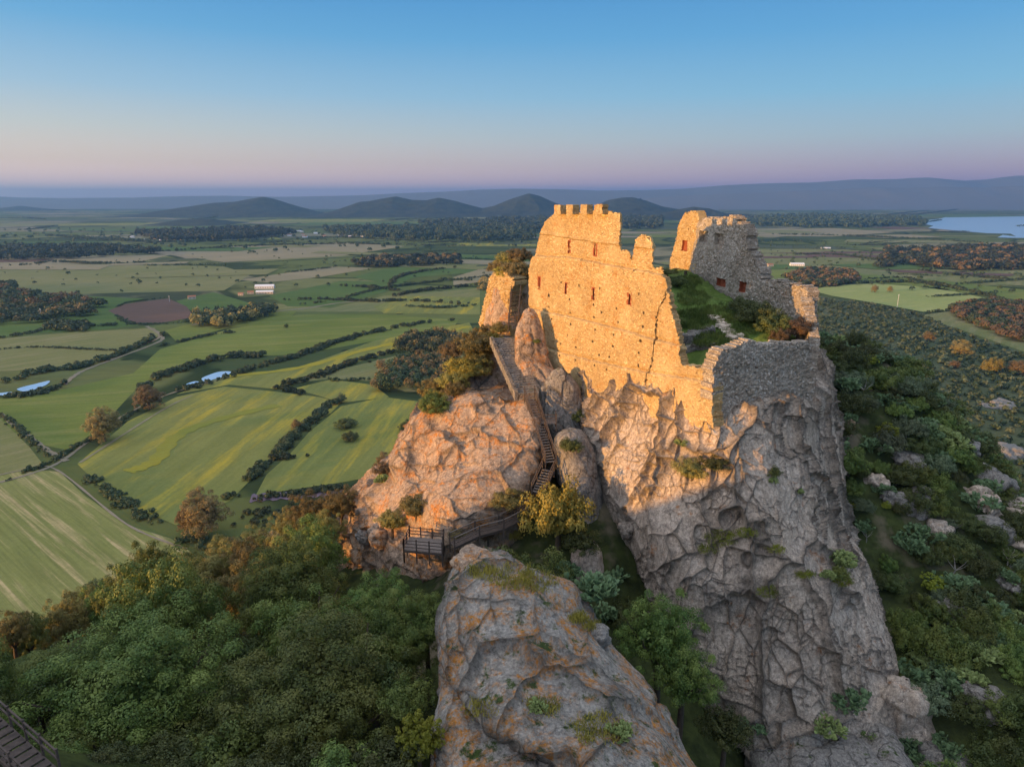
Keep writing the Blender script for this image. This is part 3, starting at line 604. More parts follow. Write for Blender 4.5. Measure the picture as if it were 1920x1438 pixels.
for (a, b_, y) in ((790,800,81.5),(812,765,82.5),(845,730,84.5),(880,690,87.5),(915,650,91),(935,622,95),(940,615,99)):
    c_ = P(a, b_, y); brow.append([c_+np.array(d_) for d_ in ((-9,6,-22),(-5,3,-11),(-1.7,.5,-2.6),(0,0,0),(2.2,-.6,-.8),(4.3,-1.6,-3.5),(5.2,-2,-12))])
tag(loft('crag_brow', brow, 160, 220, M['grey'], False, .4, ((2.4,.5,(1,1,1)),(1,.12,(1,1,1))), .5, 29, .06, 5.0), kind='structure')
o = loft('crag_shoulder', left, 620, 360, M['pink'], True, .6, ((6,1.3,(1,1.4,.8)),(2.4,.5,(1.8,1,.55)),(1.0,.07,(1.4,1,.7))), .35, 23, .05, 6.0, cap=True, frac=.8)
tag(o, kind='structure')
fore = []
for row in [
 [(855,1085,46),(868,1062,46),(885,1048,46),(905,1043,46),(930,1048,46),(955,1062,46),(970,1085,46)],
 [(845,1110,43),(860,1085,42.5),(885,1062,42),(915,1056,42),(955,1062,42),(1000,1078,42.5),(1020,1105,44)],
 [(832,1150,40),(845,1120,39),(890,1092,38.5),(940,1088,38.5),(1000,1085,39),(1058,1098,40),(1085,1130,42)],
 [(826,1200,38),(845,1170,36.5),(890,1140,36.5),(950,1125,36.8),(1020,1118,37.4),(1075,1135,38.5),(1110,1175,41)],
 [(826,1250,36),(850,1235,34),(900,1220,33.5),(970,1205,34),(1050,1190,35),(1115,1195,36.5),(1150,1230,39)],
 [(845,1300,34),(870,1300,31.5),(930,1290,31),(1000,1275,31.5),(1080,1260,32.5),(1150,1265,34),(1195,1290,37)],
 [(900,1340,31.5),(930,1355,29),(990,1350,28.5),(1060,1335,29),(1130,1325,30),(1200,1325,32),(1240,1345,35)],
 [(970,1390,29),(1010,1410,26.8),(1060,1410,26.5),(1110,1400,26.8),(1180,1390,28),(1250,1395,30),(1290,1415,33)],
 [(1030,1470,27),(1060,1490,25),(1100,1490,24.8),(1150,1480,25),(1220,1470,26),(1290,1470,28),(1340,1480,31)],
 [(1060,1560,26),(1090,1580,24.3),(1120,1580,24),(1170,1570,24.2),(1240,1560,25),(1310,1560,26.5),(1370,1570,29)]]:
    pts = [P(*a) for a in row]
    l0 = pts[0]+np.array([.1,.2,-4.5]); l1 = pts[0]+np.array([-.2,.6,-13]); r0 = pts[-1]+np.array([.5,.3,-4.5]); r1 = pts[-1]+np.array([1.0,.6,-13])
    fore.append([l1, l0]+pts+[r0, r1])
far = [a+np.array([0,1.6,-8]) for a in fore[0]]; fore = [far]+fore
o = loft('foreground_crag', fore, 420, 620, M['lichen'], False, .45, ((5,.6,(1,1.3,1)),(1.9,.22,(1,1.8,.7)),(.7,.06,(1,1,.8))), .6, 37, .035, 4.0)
tag(o, kind='structure')
fore2 = []
for row in [
 [(842,1290,33.5),(852,1285,33.5),(870,1290,33),(890,1305,32.6),(910,1325,32)],
 [(822,1330,32.5),(850,1318,31.3),(900,1330,30.6),(950,1355,29.8),(985,1385,29)],
 [(815,1385,31),(850,1375,29.5),(920,1380,28.8),(1000,1400,28),(1050,1425,27.5)],
 [(812,1450,29.5),(850,1450,27.8),(930,1450,27),(1020,1455,26.4),(1090,1470,26)],
 [(815,1540,28),(850,1550,26),(940,1550,25.3),(1040,1550,24.8),(1120,1560,24.5)]]:
    pts = [P(*a)+np.array([0,0,-.5]) for a in row]
    fore2.append([pts[0]+np.array([-.3,.4,-12]), pts[0]+np.array([-.1,.2,-4])]+pts+[pts[-1]+np.array([.3,0,-4]), pts[-1]+np.array([.5,0,-10])])
fore2 = [[a+np.array([0,1,-6]) for a in fore2[0]]]+fore2
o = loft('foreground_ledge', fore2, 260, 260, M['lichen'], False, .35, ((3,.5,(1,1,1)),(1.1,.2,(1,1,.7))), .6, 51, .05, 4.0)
tag(o, kind='structure')
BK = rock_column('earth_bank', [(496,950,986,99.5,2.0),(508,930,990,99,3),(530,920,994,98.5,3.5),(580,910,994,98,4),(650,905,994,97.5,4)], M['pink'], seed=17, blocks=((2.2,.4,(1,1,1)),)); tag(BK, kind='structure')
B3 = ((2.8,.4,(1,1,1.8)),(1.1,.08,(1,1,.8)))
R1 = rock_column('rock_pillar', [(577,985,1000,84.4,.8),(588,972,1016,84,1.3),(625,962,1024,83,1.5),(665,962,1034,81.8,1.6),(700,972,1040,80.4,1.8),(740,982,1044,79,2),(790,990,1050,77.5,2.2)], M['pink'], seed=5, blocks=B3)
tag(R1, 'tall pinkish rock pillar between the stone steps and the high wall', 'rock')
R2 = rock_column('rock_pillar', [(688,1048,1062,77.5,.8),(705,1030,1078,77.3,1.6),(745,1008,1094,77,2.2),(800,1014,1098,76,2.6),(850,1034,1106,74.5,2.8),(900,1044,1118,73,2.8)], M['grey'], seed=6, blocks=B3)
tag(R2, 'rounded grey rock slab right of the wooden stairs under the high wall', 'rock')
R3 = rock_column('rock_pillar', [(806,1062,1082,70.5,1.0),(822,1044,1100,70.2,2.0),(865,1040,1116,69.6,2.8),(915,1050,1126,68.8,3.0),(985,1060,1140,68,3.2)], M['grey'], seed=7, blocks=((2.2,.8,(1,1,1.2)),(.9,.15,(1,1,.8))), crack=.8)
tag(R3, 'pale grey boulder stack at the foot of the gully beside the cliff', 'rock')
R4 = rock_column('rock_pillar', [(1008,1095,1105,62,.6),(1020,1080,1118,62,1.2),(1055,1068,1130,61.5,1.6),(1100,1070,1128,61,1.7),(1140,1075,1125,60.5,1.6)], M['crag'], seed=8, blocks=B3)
tag(R4, 'smooth brown boulder in the shaded gully behind the foreground crag', 'rock')
def place_rock(px, py, rpx, lab, mat='grey', seed=1, flat=.7, y=None, dz=-.25, ry=.9, rz=0):
    c = P(px, py, y) if y else hit(px, py)
    r = rpx/F*np.linalg.norm(c-np.array([0,0,H]))*.97
    o = boulder('boulder', (c[0], c[1], c[2]+dz*r), (r, r*ry, r*flat), M[mat], seed, 44, rz=rz)
    return tag(o, lab, 'boulder')
def hit(px, py, use=None):
    d = Vector(ray(px, py)).normalized(); best = None
    for bv in (BV if use is None else use)+[BV_ground]:
        h_ = bv.ray_cast(Vector((0,0,H)), d, 900)
        if h_[0] is not None and (best is None or h_[3] < best[1]): best = (h_[0], h_[3])
    if best is None: return G(px, py)
    return np.array(best[0])
ROCKS = [(1560,1420,110,'big grey boulder at the bottom edge below the main cliff','grey',.55),
 (1690,1330,45,'tall grey slab leaning on the foot of the main cliff on the right','crag',1.5),
 (1760,1425,60,'flat grey rock among cacti at the bottom right','grey',.5),
 (1700,945,22,'rounded pale rock high among scrub right of the cliff','grey',1.1),(1670,935,20,'smaller rounded rock left of its pale neighbour in the scrub','grey',1.0),
 (1715,945,26,'pale upright rock beside prickly pears on the slope','grey',1.3),
 (1880,850,34,'long pale rock rib on the right skyline of the slope','grey',.7),(1850,900,38,'grey rock outcrop under the right skyline rib','grey',.8),
 (1905,960,45,'grey whaleback rock at the right edge of the picture','crag',.7),(1860,985,30,'low pale rock below the whaleback on the right','grey',.7),
 (1785,1150,26,'narrow pale rock in the scrub midway down the right slope','grey',1.2),(1900,1085,30,'broken grey rock at the right edge above the cactus patch','grey',.6),
 (1850,1300,30,'pale rock half hidden in dark bushes at lower right','grey',.7),(1880,1330,26,'small bluish rock below the half hidden one at lower right','grey',.8),
 (1587,805,13,'small upright rock with an orange lichen cap','pink',1.7),(1700,850,34,'low weathered rock band across the scrub slope','grey',.4),
 (1745,795,22,'flat rock near the crest of the right slope','grey',.5),(1800,830,24,'sharp grey rock on the crest above the plain','grey',.8),
 (712,1000,22,'orange lit boulder left of the viewing platform','pink',1.0),(685,1000,15,'grey boulder in the scrub left of the viewing platform','grey',.9),
 (815,1008,40,'pink boulder just behind the viewing platform rail','pink',.55),(890,1045,40,'grey rocks between the boardwalk and the foreground crag','pink',.45),
 (1180,985,16,'round grey boulder wedged in the cliff foot','crag',1.0),(1870,760,30,'pale outcrop on the far crest of the right slope','grey',.5),(1905,1010,40,'jagged grey outcrop cut by the right edge of the picture','crag',.7),(1840,935,30,'grey outcrop in the scrub left of the right edge rocks','crag',.8),(1765,990,22,'small grey outcrop in mid slope scrub','crag',.8),(1640,900,18,'grey rock peeping out of scrub close to the cliff','crag',1.0),(1815,1180,22,'grey rock beside the narrow pale one','crag',.9),(1905,1200,26,'low grey rock at the right edge among cacti','crag',.6),(500,1015,26,'orange granite boulder poking through the lit scrub','pink',.8),
 (1115,1190,24,'dark boulder among cacti in the gully','grey',.7),(1075,1000,20,'small grey boulder under the golden bush','grey',.8)]
for i, (px, py, r, lab, mt, fl) in enumerate(ROCKS): place_rock(px, py, r, lab, mt, 60+i, fl, rz=i*.7, dz=-.3)
# ---------------------------------------------------------------- castle
def inpoly(x, y, poly):
    c = np.zeros(x.shape, bool); n = len(poly)
    for i in range(n):
        x1, y1 = poly[i]; x2, y2 = poly[i-1]
        if y1 == y2: continue
        c ^= ((y1 > y) != (y2 > y)) & (x < (x2-x1)*(y-y1)/(y2-y1)+x1)
    return c
def onplane(p0, p1, px, py):
    """pixel -> (metres along the wall from p0, height z) on the vertical plane through p0, p1"""
    e = np.array([p1[0]-p0[0], p1[1]-p0[1]]); Ln = np.linalg.norm(e); e /= Ln; n = np.array([e[1], -e[0]])
    d = ray(px, py); t = (n@np.array(p0[:2]))/(n@d[:2]); X_ = d[0]*t, d[1]*t
    return (X_[0]-p0[0])*e[0]+(X_[1]-p0[1])*e[1], H+d[2]*t
def wall(name, p0, p1, outline, thick, mats, parent, holes=(), slits=(), through=(), recess=(), steps=(), cracks=(), cell=.13, seed=1, rag=.22, back=1, rough=.06):
    """rubble wall: outline and openings given where they show on the wall's face; back=+1 thickens away from the left normal"""
    e = np.array([p1[0]-p0[0], p1[1]-p0[1], 0.]); Ln = np.linalg.norm(e); e /= Ln; nrm = np.array([e[1], -e[0], 0.])
    if nrm[1] > 0 and back == 1 and abs(nrm[1]) > .3: nrm = -nrm
    if back == -1: nrm = -nrm
    O = [onplane(p0, p1, *a) for a in outline]
    us = [a[0] for a in O]; zs = [a[1] for a in O]; u0, u1, z0, z1 = min(us)-.3, max(us)+.3, min(zs)-.3, max(zs)+.3
    nu, nz = int((u1-u0)/cell)+1, int((z1-z0)/cell)+1
    uc = u0+(np.arange(nu)+.5)*cell; zc = z0+(np.arange(nz)+.5)*cell; U, Zc = np.meshgrid(uc, zc)
    pj = np.stack([U.ravel(), Zc.ravel(), np.full(U.size, seed*5.)], 1)
    q_ = np.floor(pj/np.array([.42,.26,1]));
    j1 = (_h(q_[:,0], q_[:,1], q_[:,2], seed)-.5).reshape(U.shape)*2; j2 = fbm(pj/1.5, 3, seed).reshape(U.shape)
    S = inpoly(U+rag*(j1*.7+j2*.5), Zc+rag*(j1*.6+j2*.7), O).astype(int)
    D = np.zeros(U.shape); MI = np.zeros(U.shape, int)
    def box(cx, cy, w_, h_): a, z = onplane(p0, p1, cx, cy); return (np.abs(U-a) < w_/2) & (np.abs(Zc-z) < h_/2)
    for h_ in holes: k_ = box(h_[0], h_[1], .27, .27) & (S > 0); D[k_] = .5
    for (cx, ya, yb) in slits:
        a, za = onplane(p0, p1, cx, ya); a, zb = onplane(p0, p1, cx, yb)
        m_ = (np.abs(U-a) < .34) & (Zc < za+.15) & (Zc > zb-.1) & (S > 0) & (j1 > -.45); MI[m_] = 1
        m_ = (np.abs(U-a) < .15) & (Zc < za) & (Zc > zb) & (S > 0); D[m_] = .8; MI[m_] = 1
    for cpl in cracks:
        a_ = [onplane(p0, p1, *x) for x in cpl]
        for (ua, za), (ub, zb) in zip(a_[:-1], a_[1:]):
            tt = np.clip(((U-ua)*(ub-ua)+(Zc-za)*(zb-za))/((ub-ua)**2+(zb-za)**2), 0, 1)
            dd_ = np.hypot(U+j2*.22+j1*.1-(ua+(ub-ua)*tt), Zc-(za+(zb-za)*tt)); D[(dd_ < .085) & (S > 0)] = .5
    for (xa, ya, xb, yb, dep, mi) in recess:
        a, za = onplane(p0, p1, xa, ya); b_, zb = onplane(p0, p1, xb, yb)
        m_ = (U > min(a,b_)) & (U < max(a,b_)) & (Zc < za) & (Zc > zb) & (S > 0); D[m_] = dep; MI[m_] = mi
    for (xa, ya, xb, yb) in through:
        a, za = onplane(p0, p1, xa, ya); b_, zb = onplane(p0, p1, xb, yb)
        S[(U > min(a,b_)) & (U < max(a,b_)) & (Zc < za) & (Zc > zb)] = 0
    # vertices
    ui = u0+np.arange(nu+1)*cell; zi = z0+np.arange(nz+1)*cell; UU, ZZ = np.meshgrid(ui, zi); n_ = UU.size
    pv = np.stack([UU.ravel(), ZZ.ravel(), np.full(n_, seed*3.)], 1)
    f1, f2, off, rid = worley(pv*np.array([2.6,3.6,1]), seed)
    dn = rough*.9*(rid[:,0]-.5)*2 - rough*np.exp(-(f2-f1)/.1) + rough*2.2*fbm(pv/3.5, 3, seed)
    for (zs_, o_) in steps:        # (function of u giving z, set-back above it)
        dn = dn - o_*(pv[:,1] > zs_(pv[:,0])) - .10*np.exp(-((pv[:,1]-zs_(pv[:,0])-.12)/.16)**2)*(1+rid[:,1])
    jx = np.stack([vnoise(pv*2.7+5, seed), vnoise(pv*2.7+55, seed)], 1)*.04
    base = np.array([p0[0], p0[1], 0.])
    def pts(depth): return base + np.outer(pv[:,0]+jx[:,0], e) + np.outer(pv[:,1]+jx[:,1], [0,0,1]) + np.outer(dn-depth, nrm)
    VV = [pts(0)]; deps = sorted(set(D[D > 0].round(3).tolist())); off_of = {0.0: 0}
    for d_ in deps: off_of[d_] = n_*len(VV); VV.append(pts(d_))
    bo = n_*len(VV); dnb = dn; VV.append(base + np.outer(pv[:,0]+jx[:,1], e) + np.outer(pv[:,1]+jx[:,0], [0,0,1]) + np.outer(-thick-.6*dn, nrm))
    VV = np.concatenate(VV); w1 = nu+1
    def vid(iz, iu): return iz*w1+iu
    Fs = []; Ms = []
    iz, iu = np.nonzero(S > 0); dd = D[iz, iu].round(3); offs = np.array([off_of[x] for x in dd])
    a, b_, c_, d_ = vid(iz,iu), vid(iz,iu+1), vid(iz+1,iu+1), vid(iz+1,iu)
    ex = np.cross(e, [0,0,1.]); same = (ex@nrm) > 0
    fq = np.stack([a+offs, b_+offs, c_+offs, d_+offs], 1); Fs.append(fq if same else fq[:,::-1]); Ms.append(MI[iz, iu])
    bq = np.stack([a+bo, d_+bo, c_+bo, b_+bo], 1); Fs.append(bq if same else bq[:,::-1]); Ms.append(np.zeros(len(a), int))
    Sp = np.pad(S, 1); Dp = np.pad(D.round(3), 1); Mp = np.pad(MI, 1)
    for (di, dj, va, vb) in ((0,1,b_,c_), (0,-1,d_,a), (1,0,c_,d_), (-1,0,a,b_)):
        Sn = Sp[iz+1+di, iu+1+dj]; Dn = Dp[iz+1+di, iu+1+dj]
        mk = Sn == 0
        s_ = np.stack([va[mk]+offs[mk], va[mk]+bo, vb[mk]+bo, vb[mk]+offs[mk]], 1); Fs.append(s_ if same else s_[:,::-1]); Ms.append(np.zeros(mk.sum(), int))
        mk = (Sn > 0) & (Dn > dd)          # this cell is proud: side going in
        on = np.array([off_of[x] for x in Dn[mk]], dtype=int) if mk.any() else np.zeros(0, int)
        s_ = np.stack([va[mk]+offs[mk], va[mk]+on, vb[mk]+on, vb[mk]+offs[mk]], 1); Fs.append(s_ if same else s_[:,::-1]); Ms.append(Mp[iz+1+di, iu+1+dj][mk])
    FF = np.concatenate(Fs).astype(int); MM = np.concatenate(Ms)
    used, inv = np.unique(FF.ravel(), return_inverse=True); VV = VV[used]; FF = inv.reshape(-1,4)
    me = meshnp(name, VV, FF, False, MM)
    uv = me.uv_layers.new(name='UVMap'); co = VV[FF.ravel()]
    fn = np.repeat(np.array([0.]), len(FF)); dirs = VV[FF[:,1]]-VV[FF[:,0]]; dir2 = VV[FF[:,3]]-VV[FF[:,0]]; nn = np.cross(dirs, dir2); nn /= np.linalg.norm(nn, axis=1, keepdims=True)+1e-9
    al = np.repeat(np.abs(nn@nrm) > .6, 4); up = np.repeat(np.abs(nn[:,2]) > .7, 4)
    cu = co@e; cn = co@nrm; cz = co[:,2]
    uu = np.where(al | up, cu, cn+cu*.3); vv = np.where(up & ~al, cn, cz)
    uv.data.foreach_set('uv', np.stack([uu, vv], 1).astype(np.float32).ravel())
    o = link(name, me, mats, parent)
    return o
castle = empty('castle', (16, 78, H-15)); tag(castle, 'ruined stone castle crowning the crag, tall sunlit west wall with merlons', 'castle')
castle_loc = Vector(castle.location)
def world_parent(o, par):
    o.parent = par; o.matrix_parent_inverse = Matrix.Translation(-Vector(par.location))
CR_ = (18.3, 60.0); CL_ = (1.74, 88.7); CC = (30.2, 66.9)
def z1(px): return None
W1 = [(985,640),(985,573),(985,545),(985,505),(989,490),(992.7,480),(997,462),(1002.7,440),(1007,427),(1013,415),(1020,409),(1028,402),(1039.5,398),
      (1130,398),
      (1150,401),(1151.5,412),(1151.6,442),(1149,460),(1154,470),(1168,471),(1172,480),(1175.4,486),(1178,470),(1181,450),(1187,444),(1193,441),(1200,444),(1206,446),(1211,455),(1213,470),(1213,504),(1222,503),(1230.5,503),(1231,516),(1238,519),(1243,523),(1243,542),
      (1251,575),(1260.5,610),(1267,650),(1273,685.5),(1300,688.5),(1336,692),(1336,835),(1100,835)]
HOLES = [(1045,529.5),(1079,536),(1117.5,541),(1022.5,554.5),(1061,562.5),(1022.5,577),(1062.5,586),(1106.5,571),(1121,587),(1149.5,579),(1106.5,596),(1191.5,552.5),(1200,587.5),
 (1031,599.5),(1067,608),(1112,619.5),(1030.5,619.5),(1061,628.5),(1147,628),(1108,641),(1048,644.5),(1146,650),(1076,652.5),(1120,666),(1139.5,670.5),(1198.5,614),(1198.5,639),(1195,663),(1194,686),(1078,674),(1114,685),(1137,693),(1153,604.5),(1181,507),(1048,666)]
SL = [(1057,452,475),(1105,457,479),(1004.5,521,542),(1054.5,532,553),(1105,541,562),(1173,551,573)]
def bandf(pts):
    a = [onplane(CL_, CR_, *q_) for q_ in pts]; uu = np.array([x[0] for x in a]); zz = np.array([x[1] for x in a]); s = np.argsort(uu)
    return lambda u: np.interp(u, uu[s], zz[s])
steps = [(bandf([(1008,440),(1070,450),(1148,461)]), .26), (bandf([(993,480),(1060,483),(1130,497),(1240,517)]), .26), (bandf([(1015,586),(1060,594),(1120,609),(1180,625),(1230,640)]), .26), (bandf([(1040,660),(1100,675),(1200,697),(1300,712)]), .22)]
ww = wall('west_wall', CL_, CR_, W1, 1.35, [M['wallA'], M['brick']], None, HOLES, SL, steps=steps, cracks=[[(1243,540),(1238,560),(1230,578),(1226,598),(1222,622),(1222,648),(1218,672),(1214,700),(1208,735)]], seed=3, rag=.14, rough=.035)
world_parent(ww, castle)
for i, (a, b_) in enumerate(((1039.5,1051.5),(1062,1074.8),(1087.8,1101),(1114,1129))):
    world_parent(wall('merlon', CL_, CR_, [(a,401),(a,384),(b_,384),(b_,401)], .8, [M['wallA'], M['brick']], None, seed=60+i, rag=.04, cell=.1, rough=.03), castle)
F1 = [(1335,840),(1335,693),(1339,686),(1344,675),(1347.5,661),(1354,657),(1362,655),(1372,653),(1383,651),(1391,646),(1398,643),(1406,639),(1413,638),(1420,645),(1450,646),(1480,646),(1500,645),(1520,643),(1521,770),(1500,770)]
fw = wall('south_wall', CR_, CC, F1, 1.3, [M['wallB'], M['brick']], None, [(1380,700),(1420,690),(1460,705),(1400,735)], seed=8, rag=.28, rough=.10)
world_parent(fw, castle)
E0, E1 = (30.2, 66.9), (31.45, 74.5)
# east wall seen edge-on, its inner face catching the sun
ew_pts = [(0,-24),(0,-13.2),(1.5,-12.6),(3,-11.2),(4.6,-10.2),(6.2,-9.6),(7.6,-9.2),(7.6,-24)]
def from_uz(p0, p1, uz):
    e = np.array([p1[0]-p0[0], p1[1]-p0[1]]); e /= np.linalg.norm(e); out = []
    for (u, z) in uz:
        x, y = p0[0]+e[0]*u, p0[1]+e[1]*u; dep = y*CT - z*ST; v = (y*ST + z*CT)/dep; out.append((960+F*x/dep, 719-F*v))
    return out
ew = wall('east_wall', (E1[0]-.55, E1[1]), (E0[0]-.55, E0[1]), from_uz((E1[0]-.55, E1[1]), (E0[0]-.55, E0[1]), [(7.6-a, b_) for a, b_ in ew_pts]), 1.1, [M['wallB'], M['brick']], None, seed=12, back=1, rag=.15)
world_parent(ew, castle)
RA, RB = (26.4, 98.0), (30.6, 74.0)
R = [(1290,600),(1296,480),(1306,430),(1308,418),(1314,413),(1322,409),(1334,408),(1350,408),(1365,407),(1376,408),(1384,413),(1390,420),(1397,424),(1400,432),(1401,448),(1401,460),(1405,469),(1409,478),(1412,488),(1417,498),(1425,506),(1425,522),(1437,525),(1450,528),(1475,533),(1498,537.5),(1512,539),(1512,660),(1400,660)]
rw = wall('keep_wall', RA, RB, R, 1.4, [M['wallB'], M['brick']], None, [(1370,470),(1378,510),(1330,500),(1450,556),(1455,545)], recess=[(1312.5,432.5,1326,456,.7,0),(1340,437,1353,460,.7,0),(1345,519.5,1359.5,540,.5,1),(1388,527,1399.5,550,.5,1)], seed=15, rag=.3, rough=.08)
world_parent(rw, castle)
NA, NB_ = (24.4, 109.0), (26.6, 97.6)
Nn_ = [(1255,520),(1254,496),(1259,478),(1265,460),(1268,440),(1272,423),(1277,408),(1283,398),(1295,397.5),(1307,399),(1310,412),(1309,430),(1306,520)]
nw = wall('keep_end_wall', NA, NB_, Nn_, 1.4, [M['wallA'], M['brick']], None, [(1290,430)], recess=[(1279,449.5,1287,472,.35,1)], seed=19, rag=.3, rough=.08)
world_parent(nw, castle)
# red boards closing the windows
def on_wall(p0, p1, px, py, depth):
    u, z = onplane(p0, p1, px, py); e = np.array([p1[0]-p0[0], p1[1]-p0[1]]); e /= np.linalg.norm(e)
    n = np.array([e[1], -e[0]])
    if n[1] > 0: n = -n
    return np.array([p0[0]+e[0]*u-n[0]*depth, p0[1]+e[1]*u-n[1]*depth, z]), e
def shutter(p0, p1, xa, ya, xb, yb, depth, par):
    a, e = on_wall(p0, p1, xa, ya, depth); b_, _ = on_wall(p0, p1, xb, yb, depth); c_ = (a+b_)/2
    W_ = math.hypot(b_[0]-a[0], b_[1]-a[1])-.02; Hh = abs(a[2]-b_[2])-.02; rot = Matrix.Rotation(math.atan2(e[1], e[0]), 3, 'Z')
    mb = MB(); n = 5
    for i in range(n): mb.box(np.array(c_)+np.array([e[0],e[1],0])*((i+.5)/n-.5)*W_, (W_/n-.02, .07, Hh), rot)
    s = mb.build('shutter', M['shutter']); s.parent = par; s.matrix_parent_inverse = Matrix.Translation(-castle_loc)
shutter(RA, RB, 1345,519.5,1359.5,540, .2, rw); shutter(RA, RB, 1388,527,1399.5,550, .2, rw); shutter(NA, NB_, 1279,449.5,1287,472, .12, nw)
# bastion left of the west wall
LA, LB = P(899, 600, 99)[:2], P(968, 590, 92.5)[:2]
Lp = [(897,625),(898,602),(903,580),(909,560),(912,540),(917,520),(925,513),(935,508),(950,512),(960,520),(966,532),(958,545),(954,560),(953,598),(960,640)]
bas = wall('bastion', tuple(LA), tuple(LB), Lp, 2.2, [M['wallA'], M['brick']], None, seed=27, rag=.3, rough=.1)
tag(bas, 'low golden bastion wall standing left of the high castle wall', 'bastion')
# courtyard
yard_ctrl = [q(1300,685,66.5),q(1280,640,70.5),q(1262,580,78),q(1245,530,87),q(1260,512,95),q(1300,512,97),(31,70,-14.6),(29.5,67.5,-14.6),q(1400,645,67.5),q(1345,668,66),q(1400,590,75),q(1350,570,83),q(1310,545,90),q(1480,615,74),q(1320,620,74),(15,72,-15.2),(11,80,-13.8),(6,88,-12.5),(20,100,-10.6),(10,96,-11.5)]
_y = RBF([(a[0],a[1]) for a in yard_ctrl], [a[2] for a in yard_ctrl], sm=5.0)
def yardz(x, y): return _y(np.stack([np.ravel(x), np.ravel(y)], 1))+H
yp = [(18.6,61.5),(29.8,68.2),(30.7,74.2),(26.4,97.5),(25,106),(16,102),(5,92),(3.2,88.6)]
def nearw(x, y): return inpoly(x, y, yp)
xs = np.arange(2, 32, .3); ys = np.arange(60, 108, .3); X, Y = np.meshgrid(xs, ys)
Zy = yardz(X, Y).reshape(X.shape); pp = np.stack([X.ravel(), Y.ravel(), 0*X.ravel()], 1); Zy = Zy+(.35*fbm(pp/4,3,2)+.12*fbm(pp/.8,3,6)).reshape(X.shape)
ins = inpoly(X, Y, yp); idx = np.arange(X.size).reshape(X.shape); okc = ins[:-1,:-1]&ins[:-1,1:]&ins[1:,1:]&ins[1:,:-1]
qy = np.stack([idx[:-1,:-1], idx[:-1,1:], idx[1:,1:], idx[1:,:-1]], -1)[okc]
# skirts down into the rock so that the yard is a solid body
VY = np.stack([X.ravel(), Y.ravel(), Zy.ravel()], 1); nV = len(VY); VB = VY.copy(); VB[:,2] -= 5
okp = np.pad(okc, 1); sk = []
ii, jj = np.nonzero(okc)
for di, dj, a_, b_ in ((0,1,(0,1),(1,1)), (0,-1,(1,0),(0,0)), (1,0,(1,1),(1,0)), (-1,0,(0,0),(0,1))):
    mk = ~okp[ii+1+di, jj+1+dj]; va = idx[ii[mk]+a_[0], jj[mk]+a_[1]]; vb = idx[ii[mk]+b_[0], jj[mk]+b_[1]]
    sk.append(np.stack([va, va+nV, vb+nV, vb], 1))
mgr, t, b = newmat('courtyard_grass'); k = NB(t); v = k.co('World'); n = k.noise(v, 1.2, 6, .7); n2 = k.noise(v, .25, 4, .6)
c = k.mix(k.ramp(n, [(.35,0.0),(.65,1.0)]), (.07,.12,.02), (.13,.20,.045)); c = k.mix(k.ramp(n2, [(.5,0.0),(.7,.6)]), c, (.13,.16,.05)); c = k.mix(k.ramp(k.noise(v, 2.2, 5, .7), [(.66,0.0),(.7,.8)]), c, (.28,.26,.23))
k.l.new(c, b.inputs['Base Color']); b.inputs['Roughness'].default_value = 1; k.bump(k.noise(v, 6, 5, .7), .25, b, .9)
tag(link('courtyard_ground', meshnp('yard', np.concatenate([VY, VB]), np.concatenate([qy]+sk), True), mgr), kind='structure')
BV_yard = BVHTree.FromPolygons([tuple(v_) for v_ in VY], [tuple(f) for f in qy.tolist()]); BV.append(BV_yard)
def on_yard(px, py):
    h_ = BV_yard.ray_cast(Vector((0,0,H)), Vector(ray(px, py)).normalized(), 200)
    return np.array(h_[0]) if h_[0] is not None else P(px, py, 75)
# stony path and rubble in the yard
def stones(name, pts, n, size, mat, seed, spread=.5):
    rr = np.random.RandomState(seed); VV = []; FF = []
    cum = np.array([on_yard(*p_) for p_ in smoothpoly(pts, 10, False)])
    for i in range(n):
        c_ = cum[rr.randint(len(cum))]+np.array([rr.normal()*spread, rr.normal()*spread, rr.uniform(0,.08)]); s = size*rr.uniform(.5,1.3)
        D = np.array([(x,y,z) for x in (-1,1) for y in (-1,1) for z in (-1,1)], float)*np.array([s*rr.uniform(.6,1), s*rr.uniform(.5,.9), s*.35])+rr.normal(size=(8,3))*s*.14
        a = rr.uniform(0, math.pi); R_ = np.array([[math.cos(a),-math.sin(a),0],[math.sin(a),math.cos(a),0],[0,0,1]])
        n0 = 8*i; VV.append(D@R_.T+c_); FF += [[n0+j for j in f] for f in ((0,1,3,2),(4,6,7,5),(0,4,5,1),(2,3,7,6),(0,2,6,4),(1,5,7,3))]
    return link(name, meshnp(name, np.concatenate(VV), FF), mat)
tag(stones('path_stones', [(1335,592),(1355,608),(1372,625),(1385,640),(1395,648)], 420, .26, M['plaster'], 3, .3), kind='stuff')
def low_wall(name, pts, wd, ht, mat, seed, lab, cat='rubble wall'):
    c_ = np.array([on_yard(*p_) for p_ in smoothpoly(pts, 12, False)]); n_ = len(c_); d = np.gradient(c_[:,:2], axis=0); d /= np.linalg.norm(d, axis=1, keepdims=True)+1e-9
    nn = np.c_[-d[:,1], d[:,0], np.zeros(n_)]; prof = [(-.5,-1.0),(-.5,.5),(-.42,.9),(0,1.0),(.42,.9),(.5,.5),(.5,-1.0)]
    ctrl = np.array([[c_[i]+nn[i]*wd*a_+np.array([0,0,ht*b_]) for (a_, b_) in prof] for i in range(n_)])
    o = loft(name, ctrl, 50, 220, mat, False, .15, ((.7,.35,(1,1,.8)),(.35,.12,(1,1,.7))), .6, seed, .04, 2.0)
    return tag(o, lab, cat)
